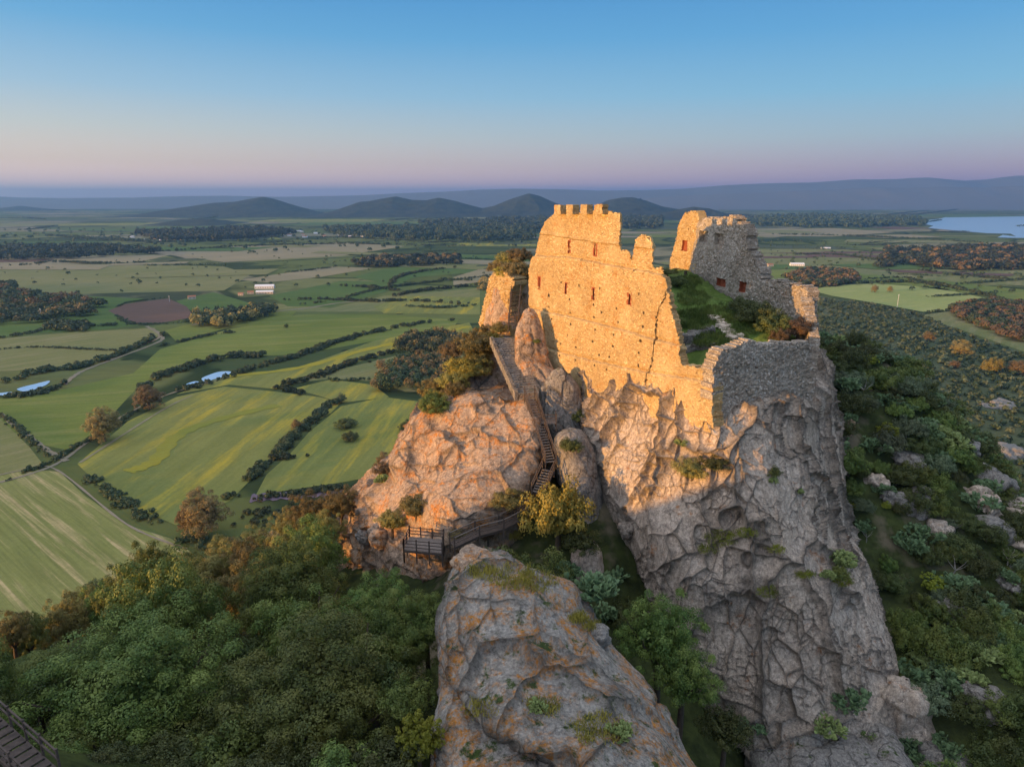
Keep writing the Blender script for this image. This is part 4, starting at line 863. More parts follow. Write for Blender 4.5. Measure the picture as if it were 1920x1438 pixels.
low_wall('rubble_wall', [(1268,640),(1295,640),(1330,625)], 1.2, .9, M['wallB'] if False else M['grey'], 5, 'collapsed low rubble wall across the grass inside the castle')
low_wall('rubble_wall', [(1266,668),(1300,655),(1340,652)], .8, .5, M['grey'], 6, 'lower heap of fallen stones just behind the gap in the sunlit wall')

# ---------------------------------------------------------------- stairs, boardwalk, platform
stairs = empty('stone_steps', tuple(P(960,690,80))); tag(stairs, 'long flight of grey stone steps climbing left of the rock pillar', 'steps')
sl = Vector(stairs.location)
def under(par, o): o.parent = par; o.matrix_parent_inverse = Matrix.Translation(-Vector(par.location)); return o
top = P(947,632,86.5); bot = P(992,738,75.5); dirv = (bot-top); hd = math.hypot(dirv[0], dirv[1]); e = np.array([dirv[0], dirv[1], 0])/hd; sd = np.array([e[1], -e[0], 0])
nst = 26
for i in range(nst):
    f_ = (i+.5)/nst; c_ = top+dirv*f_; mb = MB(); wst = 3.1-.7*f_
    mb.box((c_[0], c_[1], c_[2]-.5), (hd/nst+.06, wst+(i*37%5)*.05, 1.0+((i*29)%7)*.012), Matrix.Rotation(math.atan2(e[1], e[0])+((i*13)%5-2)*.012, 3, 'Z'))
    under(stairs, mb.build('step', M['grey']))
lw = MB()
for sgn in (-1,):
    for i in range(60):
        f_ = i/60; c_ = top+dirv*f_ - sd*0; wst = (3.1-.7*f_)/2+.28; c2 = c_+sd*wst*(-1 if sd[0] > 0 else 1)
        lw.box((c2[0], c2[1], c2[2]-.42+((i*31)%7)*.03), (.2+((i*17)%5)*.04, .4, .9+((i*23)%5)*.05), Matrix.Rotation(math.atan2(e[1], e[0])+((i*7)%5-2)*.05, 3, 'Z'))
under(stairs, lw.build('side_wall', M['grey']))
def wooden_stairs(lab, a, b_, width, n, seed, rails=(1,-1), name='wooden_stairs', cat='wooden stairs', par=None, posts=5, tread='woodpale', railh=1.0, risers=False):
    s = empty(name, tuple(b_)); tag(s, lab, cat)
    dv = b_-a; h_ = math.hypot(dv[0], dv[1]); e = np.array([dv[0], dv[1], 0])/h_; sd = np.array([e[1], -e[0], 0]); R_ = Matrix.Rotation(math.atan2(e[1], e[0]), 3, 'Z')
    for i in range(n):
        c_ = a+dv*(i+.5)/n; mb = MB(); mb.box(c_, (h_/n*.82, width, .06), R_); under(s, mb.build('tread', M[tread]))
        if risers: mb = MB(); mb.box(c_+e*h_/n*.45-np.array([0,0,.1]), (.03, width*.96, .16), R_); under(s, mb.build('riser', M['wood']))
    for sg in (1,-1):
        mb = MB(); mb.bar(a+sd*sg*(width/2+.03)-np.array([0,0,.16]), b_+sd*sg*(width/2+.03)-np.array([0,0,.16]), .07, .26); under(s, mb.build('stringer', M['wood']))
    for sg in rails:
        off = sd*sg*(width/2+.08)
        for hh in (railh, railh*.55):
            mb = MB(); mb.bar(a+off+np.array([0,0,hh]), b_+off+np.array([0,0,hh]), .07, .09); under(s, mb.build('handrail', M['wood']))
        for i in range(posts):
            c_ = a+dv*i/(posts-1)+off; mb = MB(); mb.box((c_[0], c_[1], c_[2]+railh/2-.3), (.09,.09,railh+.9), R_); under(s, mb.build('post', M['wood']))
    return s
wooden_stairs('steep dark timber stairs descending the gully below the stone steps', P(993,742,75), P(1033,868,67.8), 1.05, 26, 1, posts=7)
wooden_stairs('short lower timber stairs beside the golden bush foot of the gully', P(1028,880,67.5), P(1008,925,65.2), 1.2, 9, 2, posts=3)
wooden_stairs('narrow steel and timber ladder stair beside the golden bastion', P(968,545,93.5), P(962,612,88.5), 1.1, 16, 3, posts=5, tread='wood')
wooden_stairs('dark timber stairs in the bottom left corner of the picture', P(-60,1325,29.0), P(85,1460,25.0), 1.1, 13, 4, posts=6, rails=(1,-1), tread='wood')
# little landing with rails half way down the gully
lp = P(1028,790,72.4); ld_ = empty('stair_landing', tuple(lp)); tag(ld_, 'small railed timber landing on the right of the steep gully stairs', 'landing')
mb = MB()
for i in range(7): mb.box(lp+np.array([-.75+i*.25, 0, 0]), (.22, 1.5, .05))
under(ld_, mb.build('deck', M['woodpale']))
for dx in (-.85,.85):
    for dy in (-.7,.7): mb = MB(); mb.box(lp+np.array([dx,dy,.1]), (.09,.09,1.9)); under(ld_, mb.build('post', M['wood']))
for hh in (.35,.65,1.0):
    mb = MB(); mb.bar(lp+np.array([.85,-.7,hh]), lp+np.array([.85,.7,hh]), .06); mb.bar(lp+np.array([-.85,-.7,hh]), lp+np.array([.85,-.7,hh]), .06); under(ld_, mb.build('rail', M['wood']))
def boardwalk(lab, line, width, name='boardwalk', cat='boardwalk', rails=(1,-1)):
    s = empty(name, tuple(line[0])); tag(s, lab, cat); deck = MB(); n0 = 0
    for a, b_ in zip(line[:-1], line[1:]):
        dv = b_-a; Ln = np.linalg.norm(dv); e = dv/Ln; sd = np.array([e[1], -e[0], 0]); sd /= np.linalg.norm(sd); rot = Vector(dv).to_track_quat('X','Z').to_matrix()
        n = max(2, int(Ln/.2))
        for i in range(n): deck.box(a+dv*(i+.5)/n, (Ln/n*.88, width, .06), rot)
        for sg in rails:
            off = sd*sg*width/2
            for hh in (.45,.75,1.05):
                mb = MB(); mb.bar(a+off+np.array([0,0,hh]), b_+off+np.array([0,0,hh]), .07, .09 if hh > 1 else .05); under(s, mb.build('rail', M['wood'] if hh < 1 else M['woodpale']))
            k_ = max(2, int(Ln/1.5)+1)
            for i in range(k_):
                c_ = a+dv*i/(k_-1)+off; mb = MB(); mb.box((c_[0], c_[1], c_[2]+.05), (.11,.11,2.1)); under(s, mb.build('post', M['wood']))
        for sg in (1,-1): mb = MB(); mb.bar(a+sd*sg*width*.42-np.array([0,0,.15]), b_+sd*sg*width*.42-np.array([0,0,.15]), .1, .2); under(s, mb.build('beam', M['wood']))
    under(s, deck.build('deck', M['wood'])); return s
boardwalk('sloping railed timber boardwalk running under the orange rock shoulder', [P(1005,955,64.5), P(940,988,62.5), P(895,1000,61.5), P(848,1022,60.2)], 1.15)
# viewing platform
pc = [P(757,1029,60.3), P(829,1034,59.6), P(832,1012,62.3), P(768,1006,63.0)]; zf = min(a[2] for a in pc)
pc = [np.array([a[0], a[1], zf]) for a in pc]
pf = empty('viewing_platform', tuple(pc[0])); tag(pf, 'railed timber viewing platform at the foot of the orange rock shoulder', 'platform')
mb = MB(); nb = 16
for i in range(nb):
    a = pc[0]+(pc[1]-pc[0])*(i+.5)/nb; b_ = pc[3]+(pc[2]-pc[3])*(i+.5)/nb; mb.bar(a, b_, np.linalg.norm(pc[1]-pc[0])/nb*.9, .06)
under(pf, mb.build('deck', M['woodpale']))
for a, b_ in ((0,1),(1,2),(2,3),(3,0)):
    A_, B_ = pc[a], pc[b_]
    if (a, b_) == (1,2): A_ = A_+(B_-A_)*.45
    for hh in (.35,.7,1.05): mb = MB(); mb.bar(A_+np.array([0,0,hh]), B_+np.array([0,0,hh]), .07); under(pf, mb.build('rail', M['wood']))
    n = 4 if a in (0,2) else 3
    for i in range(n): c_ = A_+(B_-A_)*i/(n-1); mb = MB(); mb.box((c_[0], c_[1], c_[2]-.1), (.12,.12,2.6)); under(pf, mb.build('post', M['wood']))
    mb = MB(); mb.bar(A_-np.array([0,0,.14]), B_-np.array([0,0,.14]), .1, .2); under(pf, mb.build('beam', M['wood']))
# ---------------------------------------------------------------- vegetation
def leafquads(Cn, Nr, s, rs, asp=.6):
    """quads centred at Cn, facing roughly Nr"""
    n = len(Cn); rnd = rs.normal(size=(n,3)); nn = Nr+rnd*.5; nn /= np.linalg.norm(nn, axis=1, keepdims=True)+1e-9
    t_ = np.cross(nn, rs.normal(size=(n,3))); t_ /= np.linalg.norm(t_, axis=1, keepdims=True)+1e-9; b_ = np.cross(nn, t_)
    s = np.broadcast_to(s, (n,))[:,None]*rs.uniform(.6,1.3,(n,1))
    V = np.stack([Cn-t_*s, Cn-b_*s*asp, Cn+t_*s, Cn+b_*s*asp], 1).reshape(-1,3)
    return V, np.arange(4*n).reshape(n,4)
def sphere_pts(n, rs):
    d = rs.normal(size=(n,3)); return d/np.linalg.norm(d, axis=1, keepdims=True)
def crown(r, h, nclump, nleaf, leaf, seed, low=-.35, cr_=.24, rmin=.62):
    """foliage: many leafy clumps spread over an uneven dome, with a sparser inside"""
    rs = np.random.RandomState(seed); d = sphere_pts(nclump*3, rs); d = d[d[:,2] > low][:nclump]
    sh = 1+.28*fbm(d*1.6+seed, 3, seed); rad = sh*rs.uniform(rmin,1.02,len(d))
    cc = d*rad[:,None]*np.array([r, r, h]); cs = r*cr_*rs.uniform(.6,1.25,len(d))
    Vs = []; Fs = []; n0 = 0
    k_ = np.repeat(np.arange(len(d)), nleaf); u = sphere_pts(len(k_), rs); u[:,2] = np.where(u[:,2] < -.3, -u[:,2], u[:,2])
    pos = cc[k_]+u*(cs[k_]*np.sqrt(rs.uniform(.35,1.08,len(k_))))[:,None]
    V, Fq = leafquads(pos, u*1.6+d[k_]*.3, leaf, rs); Vs.append(V); Fs.append(Fq); n0 = len(V)
    m_ = nclump*nleaf//5; u = sphere_pts(m_, rs); u[:,2] = np.abs(u[:,2])*rs.choice([1,-.5], m_); pos = u*np.array([r,r,h])*rs.uniform(.3,.7,(m_,1))
    V, Fq = leafquads(pos, u, leaf*2.0, rs); Vs.append(V); Fs.append(Fq+n0)
    V = np.concatenate(Vs); V[:,2] += h*.45
    return V, np.concatenate(Fs)
def trunk_mesh(h, r, seed, limbs=4, spread=.5):
    rs = np.random.RandomState(seed); V = []; Fq = []
    def tube(a, b_, ra, rb, seg=6):
        a, b_ = np.array(a), np.array(b_); d = b_-a; d /= np.linalg.norm(d); t_ = np.cross(d, [.3,.9,.1]); t_ /= np.linalg.norm(t_); u = np.cross(d, t_); n0 = len(V)
        for c_, rr in ((a, ra), (b_, rb)):
            for i in range(seg): an = 2*math.pi*i/seg; V.append(c_+(t_*math.cos(an)+u*math.sin(an))*rr)
        for i in range(seg): j = (i+1) % seg; Fq.append([n0+i, n0+j, n0+seg+j, n0+seg+i])
    p1 = np.array([rs.uniform(-.15,.15)*h, rs.uniform(-.15,.15)*h, h*.5]); tube((0,0,-2.2), p1*.5, r, r*.85); tube(p1*.5, p1, r*.85, r*.7)
    for i in range(limbs):
        an = 2*math.pi*i/limbs+rs.uniform(-.4,.4); q_ = p1+np.array([math.cos(an)*h*spread, math.sin(an)*h*spread, h*rs.uniform(.35,.6)]); tube(p1, q_, r*.55, r*.2)
        q2 = q_+np.array([math.cos(an+.5)*h*spread*.4, math.sin(an+.5)*h*spread*.4, h*.25]); tube(q_, q2, r*.2, r*.07)
    return np.array(V), np.array(Fq)
def proto_tree(name, r, h, trunk_h, nclump, nleaf, leaf, seed, mat, **kw):
    V, Fq = crown(r, h, nclump, nleaf, leaf, seed, **kw); V[:,2] += trunk_h
    me = meshnp(name+'_crown', V, Fq); me.materials.append(M[mat])
    TV, TF = trunk_mesh(trunk_h+h*.5, r*.05+.06, seed); tm = meshnp(name+'_trunk', TV, TF, True); tm.materials.append(M['bark'])
    return me, tm
def put(name, protos, loc, s, rz, label, cat, group=None, sz=None, partnames=('crown','trunk'), tilt=0):
    r_ = empty(name, tuple(loc), rz); r_.scale = (s, s, sz or s); r_.rotation_euler[0] = tilt
    tag(r_, label, cat, group)
    for me, pn in zip(protos, partnames):
        o_ = bpy.data.objects.new(pn, me); C.objects.link(o_); o_.parent = r_
    return r_
OAK = [proto_tree('oak%d' % i, 1.0, .9, .8, 85, 200, .021, 100+i, 'oak', cr_=.18, rmin=.58) for i in range(5)]
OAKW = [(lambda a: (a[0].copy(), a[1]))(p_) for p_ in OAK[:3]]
for a in OAKW: a[0].materials[0] = M['oaksunlit']
BUSH = [proto_tree('bush%d' % i, 1.0, .7, .12, 55, 110, .036, 200+i, 'dark', cr_=.24, low=-.2) for i in range(4)]
def recol(src, mat): m2 = src[0].copy(); m2.materials[0] = M[mat]; return (m2, src[1])
BUSHO = [recol(b_, 'oak') for b_ in BUSH[:3]]; BUSHG = [recol(b_, 'olive') for b_ in BUSH[:3]]; BUSHY = [recol(b_, 'gold') for b_ in BUSH[:3]]; BUSHR = [recol(b_, 'rust') for b_ in BUSH[1:]]; BUSHW = [recol(b_, 'oaksunlit') for b_ in BUSH[1:]]
SPU = [proto_tree('spurge%d' % i, 1.0, .85, .05, 110, 60, .04, 300+i, 'spurge', cr_=.11, low=-.15) for i in range(2)]
EUC = [proto_tree('euca%d' % i, 1.0, 1.2, .6, 110, 130, .034, 400+i, 'euca', cr_=.24, low=-.75, rmin=.35) for i in range(3)]
BIG = [proto_tree('bigoak%d' % i, 1.0, .95, .75, 170, 330, .0135, 500+i, 'oak', cr_=.155, rmin=.55) for i in range(3)]
# prickly pear: chains of thick oval pads
def pear_mesh(seed, mat):
    rs = np.random.RandomState(seed); V = []; Fq = []
    def pad(base, up, side, w_, h_):
        n0 = len(V); nrm = np.cross(up, side); ring = [(0,0),(.45,.22),(.5,.6),(.3,.92),(0,1.0),(-.3,.92),(-.5,.6),(-.45,.22)]
        for sg in (1,-1):
            for (a, b_) in ring: V.append(base+side*a*w_+up*b_*h_+nrm*sg*.035*w_)
            V.append(base+up*.55*h_+nrm*sg*.13*w_)
        for i in range(8):
            j = (i+1) % 8; Fq.append([n0+i, n0+j, n0+8, n0+8]); Fq.append([n0+9+j, n0+9+i, n0+17, n0+17]); Fq.append([n0+i, n0+9+i, n0+9+j, n0+j])
    def grow(base, up, lvl):
        side = np.cross(up, rs.normal(size=3)); side /= np.linalg.norm(side); h_ = rs.uniform(.3,.42); pad(base, up, side, h_*.72, h_)
        if lvl < 4:
            for k_ in range(rs.randint(1,4) if lvl > 0 else 3):
                a = rs.uniform(-.4,.4); nb_ = base+up*h_*.9*math.cos(a)+side*h_*.36*math.sin(a*2.2); u2 = up+side*a*1.6+rs.normal(size=3)*.35; u2[2] = abs(u2[2])*.8+.15; u2 /= np.linalg.norm(u2); grow(nb_, u2, lvl+1)
    for i in range(7):
        an = rs.uniform(0, 6.28); rr = rs.uniform(0,.75); grow(np.array([math.cos(an)*rr, math.sin(an)*rr, -.1]), np.array([math.cos(an)*.35, math.sin(an)*.35, 1.])/1.06, 0)
    F3 = [f[:3] for f in Fq if f[2] == f[3]]; F4 = [f for f in Fq if f[2] != f[3]]
    tri = np.array(F3+[x for f in F4 for x in ([f[0],f[1],f[2]],[f[0],f[2],f[3]])])
    me = meshnp('pear', V, tri, False); me.materials.append(M[mat]); return me
PEAR = [pear_mesh(s_, 'pad') for s_ in (1,2,3)]+[pear_mesh(7, 'padpale')]

rg = random.Random(12)
BVC = [BV_ground]
def drop(x, y):
    best = -1e9
    for bv in BV+[BV_ground]:
        h_ = bv.ray_cast(Vector((x, y, 400)), Vector((0,0,-1)), 600)
        if h_[0] is not None: best = max(best, h_[0].z)
    return best
def gz(x, y):
    h_ = BV_ground.ray_cast(Vector((x, y, 400)), Vector((0,0,-1)), 600)
    return h_[0].z if h_[0] is not None else 0
def free(x, y, m_=0.6):
    return drop(x, y) < gz(x, y)+m_
placed = []
def proj(p_):
    x, y, z = p_[0], p_[1], p_[2]-H; d = y*CT-z*ST; return 960+F*x/d, 719-F*(y*ST+z*CT)/d, d
def tree_at(px, py, y, r, protos, label, name='oak_tree', cat='tree', group=None, hk=1.0):
    """crown centre seen at px, py, y metres ahead, crown radius r"""
    c_ = P(px, py, y); gzv = gz(c_[0], c_[1]); base = 0
    pr = protos[rg.randrange(len(protos))]; s = r; hgt_ = c_[2]-base; sz = min(max((c_[2]-gzv)/1.18, r*.8), r*1.15); base = c_[2]-1.18*sz+.2
    put(name, pr, (c_[0], c_[1], base-.2), s, rg.uniform(0,6.28), label, cat, group, sz=sz); placed.append((c_[0], c_[1], r))
HERO = [
 (245,1300,39,6.5,'huge rounded evergreen oak filling the bottom edge left of centre'),
 (600,1310,37,6.0,'second huge oak, bright green, left of the yellow spurge dome'),
 (95,1290,45,4.0,'dark oak at the left edge above the timber stairs'),
 (545,1125,52,4.6,'grey green oak in the middle of the wood behind the two huge ones'),
 (745,1215,43,3.4,'tall pale green oak against the left flank of the foreground crag'),
 (335,1150,58,4.4,'dense oak just behind the huge rounded one'),
 (700,1150,49,2.8,'small leafy oak below the viewing platform'),
 (800,1165,44,1.9,'slim oak pressed between platform and foreground crag'),
]
for (px, py, y, r, lab) in HERO: tree_at(px, py, y, r, BIG if r > 3.3 else OAK, lab)
GOLD = [recol(a, 'oaksunlit') for a in OAK[3:5]]; GOLD[0][0].materials[0] = M['gold']
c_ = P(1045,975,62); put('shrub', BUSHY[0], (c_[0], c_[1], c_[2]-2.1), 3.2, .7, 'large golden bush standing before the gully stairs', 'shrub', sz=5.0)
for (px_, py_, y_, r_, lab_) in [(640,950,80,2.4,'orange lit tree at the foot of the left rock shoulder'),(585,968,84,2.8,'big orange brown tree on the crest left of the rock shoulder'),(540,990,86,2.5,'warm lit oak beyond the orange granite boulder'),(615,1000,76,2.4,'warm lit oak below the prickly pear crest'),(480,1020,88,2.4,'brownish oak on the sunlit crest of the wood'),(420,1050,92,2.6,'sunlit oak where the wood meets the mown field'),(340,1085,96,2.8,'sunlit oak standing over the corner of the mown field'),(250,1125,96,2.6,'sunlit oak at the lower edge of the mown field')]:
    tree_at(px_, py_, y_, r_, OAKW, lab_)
SPECIAL = [
 (950,935,64.5,1.7,BUSHW,'dark bush on the right edge of the orange rock shoulder'),
 (915,1000,61.5,1.0,BUSHR,'small rusty bush beside the boardwalk rail'),
 (965,1000,61,.9,BUSHY,'small yellow bush at the boardwalk corner'),
 (780,950,68,2.0,BUSHW,'dark bush in the cleft of the orange rock shoulder'),
 (735,975,69,1.8,BUSHW,'shrub left of the cleft in the rock shoulder'),
 (860,1000,62,1.0,BUSHW,'little shrub above the boardwalk under the pink rock'),
 (720,880,79,1.4,BUSHR,'shrub on the left skyline of the orange rock shoulder'),
 (985,1078,53,1.5,BUSHO,'green bush between the boardwalk and the foreground crag'),
 (1090,1010,60,2.0,BUSH,'dark bush right of the golden bush'),
 (1240,1215,47,3.2,OAK,'olive green oak in the gully between crag and cliff'),
 (1280,1290,44,2.6,OAK,'darker oak lower in the gully beside the foreground crag'),
 (1180,1150,51,2.0,BUSH,'dark bush at the top of the gully'),
 (1360,1370,44,2.0,BUSH,'black green bush at the foot of the cliff by the bottom edge'),
 (1630,1400,44,1.9,BUSHO,'round green shrub on the ledge at the bottom of the cliff'),
 (1300,880,58.2,1.75,BUSHW,'hanging golden brown shrub on the sunlit cliff face'),
 (1340,868,57.9,1.3,BUSH,'dark shrub on the right of the hanging one on the cliff'),
 (1451,885,56.6,.75,BUSH,'small dark shrub in a crack of the grey cliff face'),
 (1570,1075,53.5,1.0,BUSHO,'green shrub behind the prickly pear on the cliff shoulder'),
 (1420,590,72,2.3,BUSH,'big dark bush filling the east end of the courtyard'),
 (1390,575,76,1.6,BUSH,'dark bush against the keep wall'),
 (1455,610,70,2.0,BUSH,'dark bush on top of the south wall'),
 (1497,620,69,1.7,BUSHR,'orange lit bush at the corner of the courtyard'),
 (1465,630,68.4,1.2,BUSHR,'russet bush hanging over the south wall top'),
 (1252,512,92,1.9,OAK,'dark little tree behind the sloping end of the west wall'),
 (1285,520,95,2.0,OAK,'dark tree below the sunlit keep end wall'),
 (1270,530,88,1.2,BUSH,'low dark bush in the upper courtyard'),
 (1270,605,74,.9,BUSHO,'small olive bush beside the rubble wall'),
 (965,505,96,2.2,BUSHR,'reddish scrub crowning the earth behind the bastion'),
 (978,520,94,1.8,BUSHR,'rusty scrub against the left end of the west wall'),
 (945,512,98,1.4,BUSHY,'yellow green tuft on the bastion top'),
 (915,625,90,2.0,BUSHW,'shrub below the bastion on the left skyline'),
 (890,650,88,2.6,BUSHW,'bushy shrub left of the stone steps head'),
 (870,690,84,2.6,BUSHY,'golden olive shrub on the left brow of the crag'),
 (845,715,82.5,2.2,BUSHW,'warm green shrub at the brow above the rock shoulder'),
 (815,745,81.5,1.2,BUSHY,'yellow shrub at the lower end of the brow'),
 (905,690,82,1.8,BUSHW,'shrub beside the foot of the stone steps'),
 (850,660,88,1.8,BUSHR,'brownish shrub hanging over the left skyline'),
 (1006,640,75,.5,BUSHO,'tuft of green in the fold of the rock pillar'),
 (1085,780,72,1.2,BUSH,'dark shrub in the cleft under the high wall'),
 (1070,835,69.5,1.2,BUSH,'dark green shrub by the foot of the gully stairs'),
]
for (px, py, y, r, pr, lab) in SPECIAL:
    c_ = P(px, py, y); rp = r*F/np.linalg.norm(c_-np.array([0,0,H])); pm = pr[rg.randrange(len(pr))]
    if pr is OAK:
        b_ = drop(c_[0], c_[1]); base = max(b_, c_[2]-r*1.3)
    else:
        h_ = hit(px, py+.45*rp); base = c_[2]-.45*r
        if abs(h_[1]-y) < 7 and h_[2] > H-80: c_ = np.array([h_[0], h_[1], h_[2]+.35*r]); base = h_[2]-.1*r
    put('tree' if pr is OAK else 'shrub', pm, (c_[0], c_[1], base), r, rg.uniform(0,6.28), lab, 'tree' if pr is OAK else 'shrub', sz=(c_[2]-base)/1.05 if pr is OAK else r)
    placed.append((c_[0], c_[1], r))
r3 = random.Random(9)
for i in range(26):
    f_ = i/25; px = 812+(928-812)*f_+r3.uniform(-18,14); py = 770+(628-770)*f_**.9+r3.uniform(-6,22); h_ = hit(px, py)
    if 70 < h_[1] < 110: pm = r3.choice(BUSHW+BUSHY+BUSHR[:1]+BUSHO[:1]); r_ = r3.uniform(1.2,2.1); put('shrub', pm, (h_[0], h_[1], h_[2]-.2), r_, r3.uniform(0,6), 'sunlit bush in the thicket running up the left skyline of the crag to the bastion', 'shrub', 'bushes on the left brow of the crag', sz=r_*r3.uniform(.9,1.3))
sp = P(785,1375,29.5); put('spurge', SPU[0], (sp[0], sp[1], sp[2]-1.4), 1.35, 0, 'bright yellow green spurge dome beside the foreground crag', 'shrub', sz=1.9); placed.append((sp[0], sp[1], 1.5))
# the wood on the west slope
def zone(v, cuts, names, cat='tree'):
    lab, grp = names[sum(v > c_ for c_ in cuts)]; return lab, cat, grp
def scatter(n, x0, x1, y0, y1, mind, seed, ok):
    r_ = random.Random(seed); out = []; tries = 0
    while len(out) < n and tries < n*60:
        tries += 1; x, y = r_.uniform(x0, x1), r_.uniform(y0, y1)
        if ok(x, y) and all((x-a)**2+(y-b_)**2 > mind**2 for a, b_ in out): out.append((x, y))
    return out
def far_from(x, y, k_=.85, extra=2.3): return all((x-a)**2+(y-b_)**2 > (r*k_+extra)**2 for a, b_, r in placed)
pathz = [(c_[0], c_[1]) for c_ in (P(757,1029,60.3),P(829,1034,59.6),P(848,1022,60.2),P(900,1000,61.5),P(1005,955,64.5),P(800,1020,61))]
def wood_ok(x, y):
    if y < 34 or x > 2 or x < -100: return False
    if any((x-a)**2+(y-b_)**2 < 3.2**2 for a, b_ in pathz): return False
    z = gz(x, y); a, b_, d = proj((x, y, z+2))
    if not (-80 < a < 1900): return False
    a2, b2, d2 = proj((x, y, z+(10 if y < 72 else 6.5))); rr_ = 4.5*F/d
    if y < 74 and a+rr_*.8 > 690 and b2 < 1060: return False
    if b2 < np.interp(a, [-80,150,300,430,560,650,720], [1162,1150,1085,1032,990,935,915])-8: return False
    if a > 700 and b_ < 1035: return False
    return far_from(x, y) and free(x, y)
cnt = 0
nearw_ = scatter(60, -75, 2, 34, 74, 7.4, 5, wood_ok)
for (x, y) in nearw_+scatter(210, -100, 2, 72, 150, 4.2, 6, wood_ok):
    z = gz(x, y); far_ = y > 72; lit = y > 62
    r = rg.uniform(3.3, 4.4) if not far_ else rg.uniform(2.3, 3.7)
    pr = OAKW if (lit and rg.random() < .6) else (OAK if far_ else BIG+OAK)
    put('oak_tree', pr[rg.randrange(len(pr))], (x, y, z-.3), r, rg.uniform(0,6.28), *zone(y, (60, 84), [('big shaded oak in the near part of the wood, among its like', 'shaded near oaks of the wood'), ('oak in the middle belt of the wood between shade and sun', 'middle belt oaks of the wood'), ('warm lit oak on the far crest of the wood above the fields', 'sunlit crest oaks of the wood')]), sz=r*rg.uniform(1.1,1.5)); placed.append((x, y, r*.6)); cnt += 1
# shrubs, cacti and grass on the eastern slope
def east_ok(x, y):
    if x < 24+max(0,(60-y))*.0: return False
    z = gz(x, y); a, b_, d = proj((x, y, z))
    return 1400 < a < 2000 and b_ < 1560 and z > H-75 and free(x, y, .8)
es = scatter(620, 24, 105, 38, 135, 1.45, 8, east_ok)
es.sort(key=lambda a: a[0]**2+a[1]**2); nsh = 0; rest = []
for i, (x, y) in enumerate(es):
    z = gz(x, y); u = rg.random(); r = rg.uniform(1.0, 2.6)
    if u < .62:
        nsh += 1
        if nsh > 225: rest.append((x, y, z+r*.4, r)); continue
    if u < .50: put('shrub', (BUSH+BUSHO)[rg.randrange(7)], (x, y, z-.2), r, rg.uniform(0,6.28), *zone(y, (58, 72, 86), [('dark shrub low on the right slope near the bottom edge', 'dark shrubs low on the right slope'), ('dark shrub in the lower middle of the right slope', 'dark shrubs of the lower middle right slope'), ('dark shrub in the upper middle of the right slope', 'dark shrubs of the upper middle right slope'), ('dark shrub near the crest right of the castle', 'dark shrubs near the crest')], 'shrub'), sz=r*rg.uniform(.9,1.4))
    elif u < .62: put('shrub', BUSHG[rg.randrange(3)], (x, y, z-.2), r*.9, rg.uniform(0,6.28), 'grey green shrub among others on the slope right of the cliff', 'shrub', 'grey green shrubs of the eastern slope', sz=r)
    elif u < .68: put('spurge', SPU[rg.randrange(2)], (x, y, z-.1), r*.6, rg.uniform(0,6.28), 'yellow green spurge cushion on the slope right of the cliff', 'shrub', 'spurge cushions of the eastern slope', sz=r*.6)
    elif u < .93:
        o_ = bpy.data.objects.new('prickly_pear', PEAR[rg.randrange(4)]); C.objects.link(o_); o_.location = (x, y, z); s = rg.uniform(.9,1.6); o_.scale = (s,s,s*.9); o_.rotation_euler[2] = rg.uniform(0,6.28)
        tag(o_, *zone(y, (58, 72, 86), [('prickly pear low on the right slope near the bottom edge', 'prickly pears low on the right slope'), ('prickly pear in the lower middle of the right slope', 'prickly pears of the lower middle right slope'), ('prickly pear in the upper middle of the right slope', 'prickly pears of the upper middle right slope'), ('prickly pear near the crest right of the castle', 'prickly pears near the crest')], 'cactus'))
rest = np.array(rest); rs_ = np.random.RandomState(3)
k_ = rs_.randint(0, len(rest), 900); cl = np.stack([rest[k_,0]+rs_.normal(size=900)*rest[k_,3]*.4, rest[k_,1]+rs_.normal(size=900)*rest[k_,3]*.4, rest[k_,2]+rs_.uniform(-.3,.4,900)*rest[k_,3]], 1)
REST = (cl, rest[k_,3]*.42)
PP = [(1571,1060,1.0,3,'pale green prickly pear on the shoulder of the cliff'),(1555,1085,.5,3,'small prickly pear below the pale one on the cliff shoulder'),(1600,1330,1.2,0,'prickly pear clump on the ledge under the cliff'),(1545,1370,1.0,3,'pale prickly pear row on the grey boulder at the bottom'),
 (1450,905,.35,3,'tiny sunlit prickly pear in a crack of the cliff'),(1496,925,.35,3,'lone yellow lit prickly pear on the cliff brow'),(605,975,1.3,3,'sunlit prickly pear on the crest of the lit scrub'),(1280,835,.5,3,'pale prickly pear just above the hanging shrub'),(1165,1385,.5,3,'small forked cactus on the foreground crag'),(1005,1330,.35,3,'single stemmed cactus on the face of the foreground crag'),(720,905,.7,3,'sunlit cactus tuft on the left edge of the rock shoulder'),
 (1100,1120,1.2,0,'grey green cactus clump at the top of the gully'),(1150,1110,1.3,1,'dark cactus clump leaning on the cliff foot'),(1125,1160,1.1,2,'cactus clump low between crag and cliff'),(1060,1080,1.0,1,'cactus clump beside the brown gully boulder'),(1180,1180,.9,0,'cactus clump at the cliff foot above the gully oak'),(1410,1370,.7,2,'lone cactus in the dark foot of the gully')]
for (px, py, s, k_, lab) in PP:
    c_ = hit(px, py); o_ = bpy.data.objects.new('prickly_pear', PEAR[k_]); C.objects.link(o_); o_.location = tuple(c_); o_.scale = (s,s,s); o_.rotation_euler[2] = px; tag(o_, lab, 'cactus')
M['dead'] = flat_mat('bleached_twigs', (.34,.31,.28), (.22,.2,.18), 4)
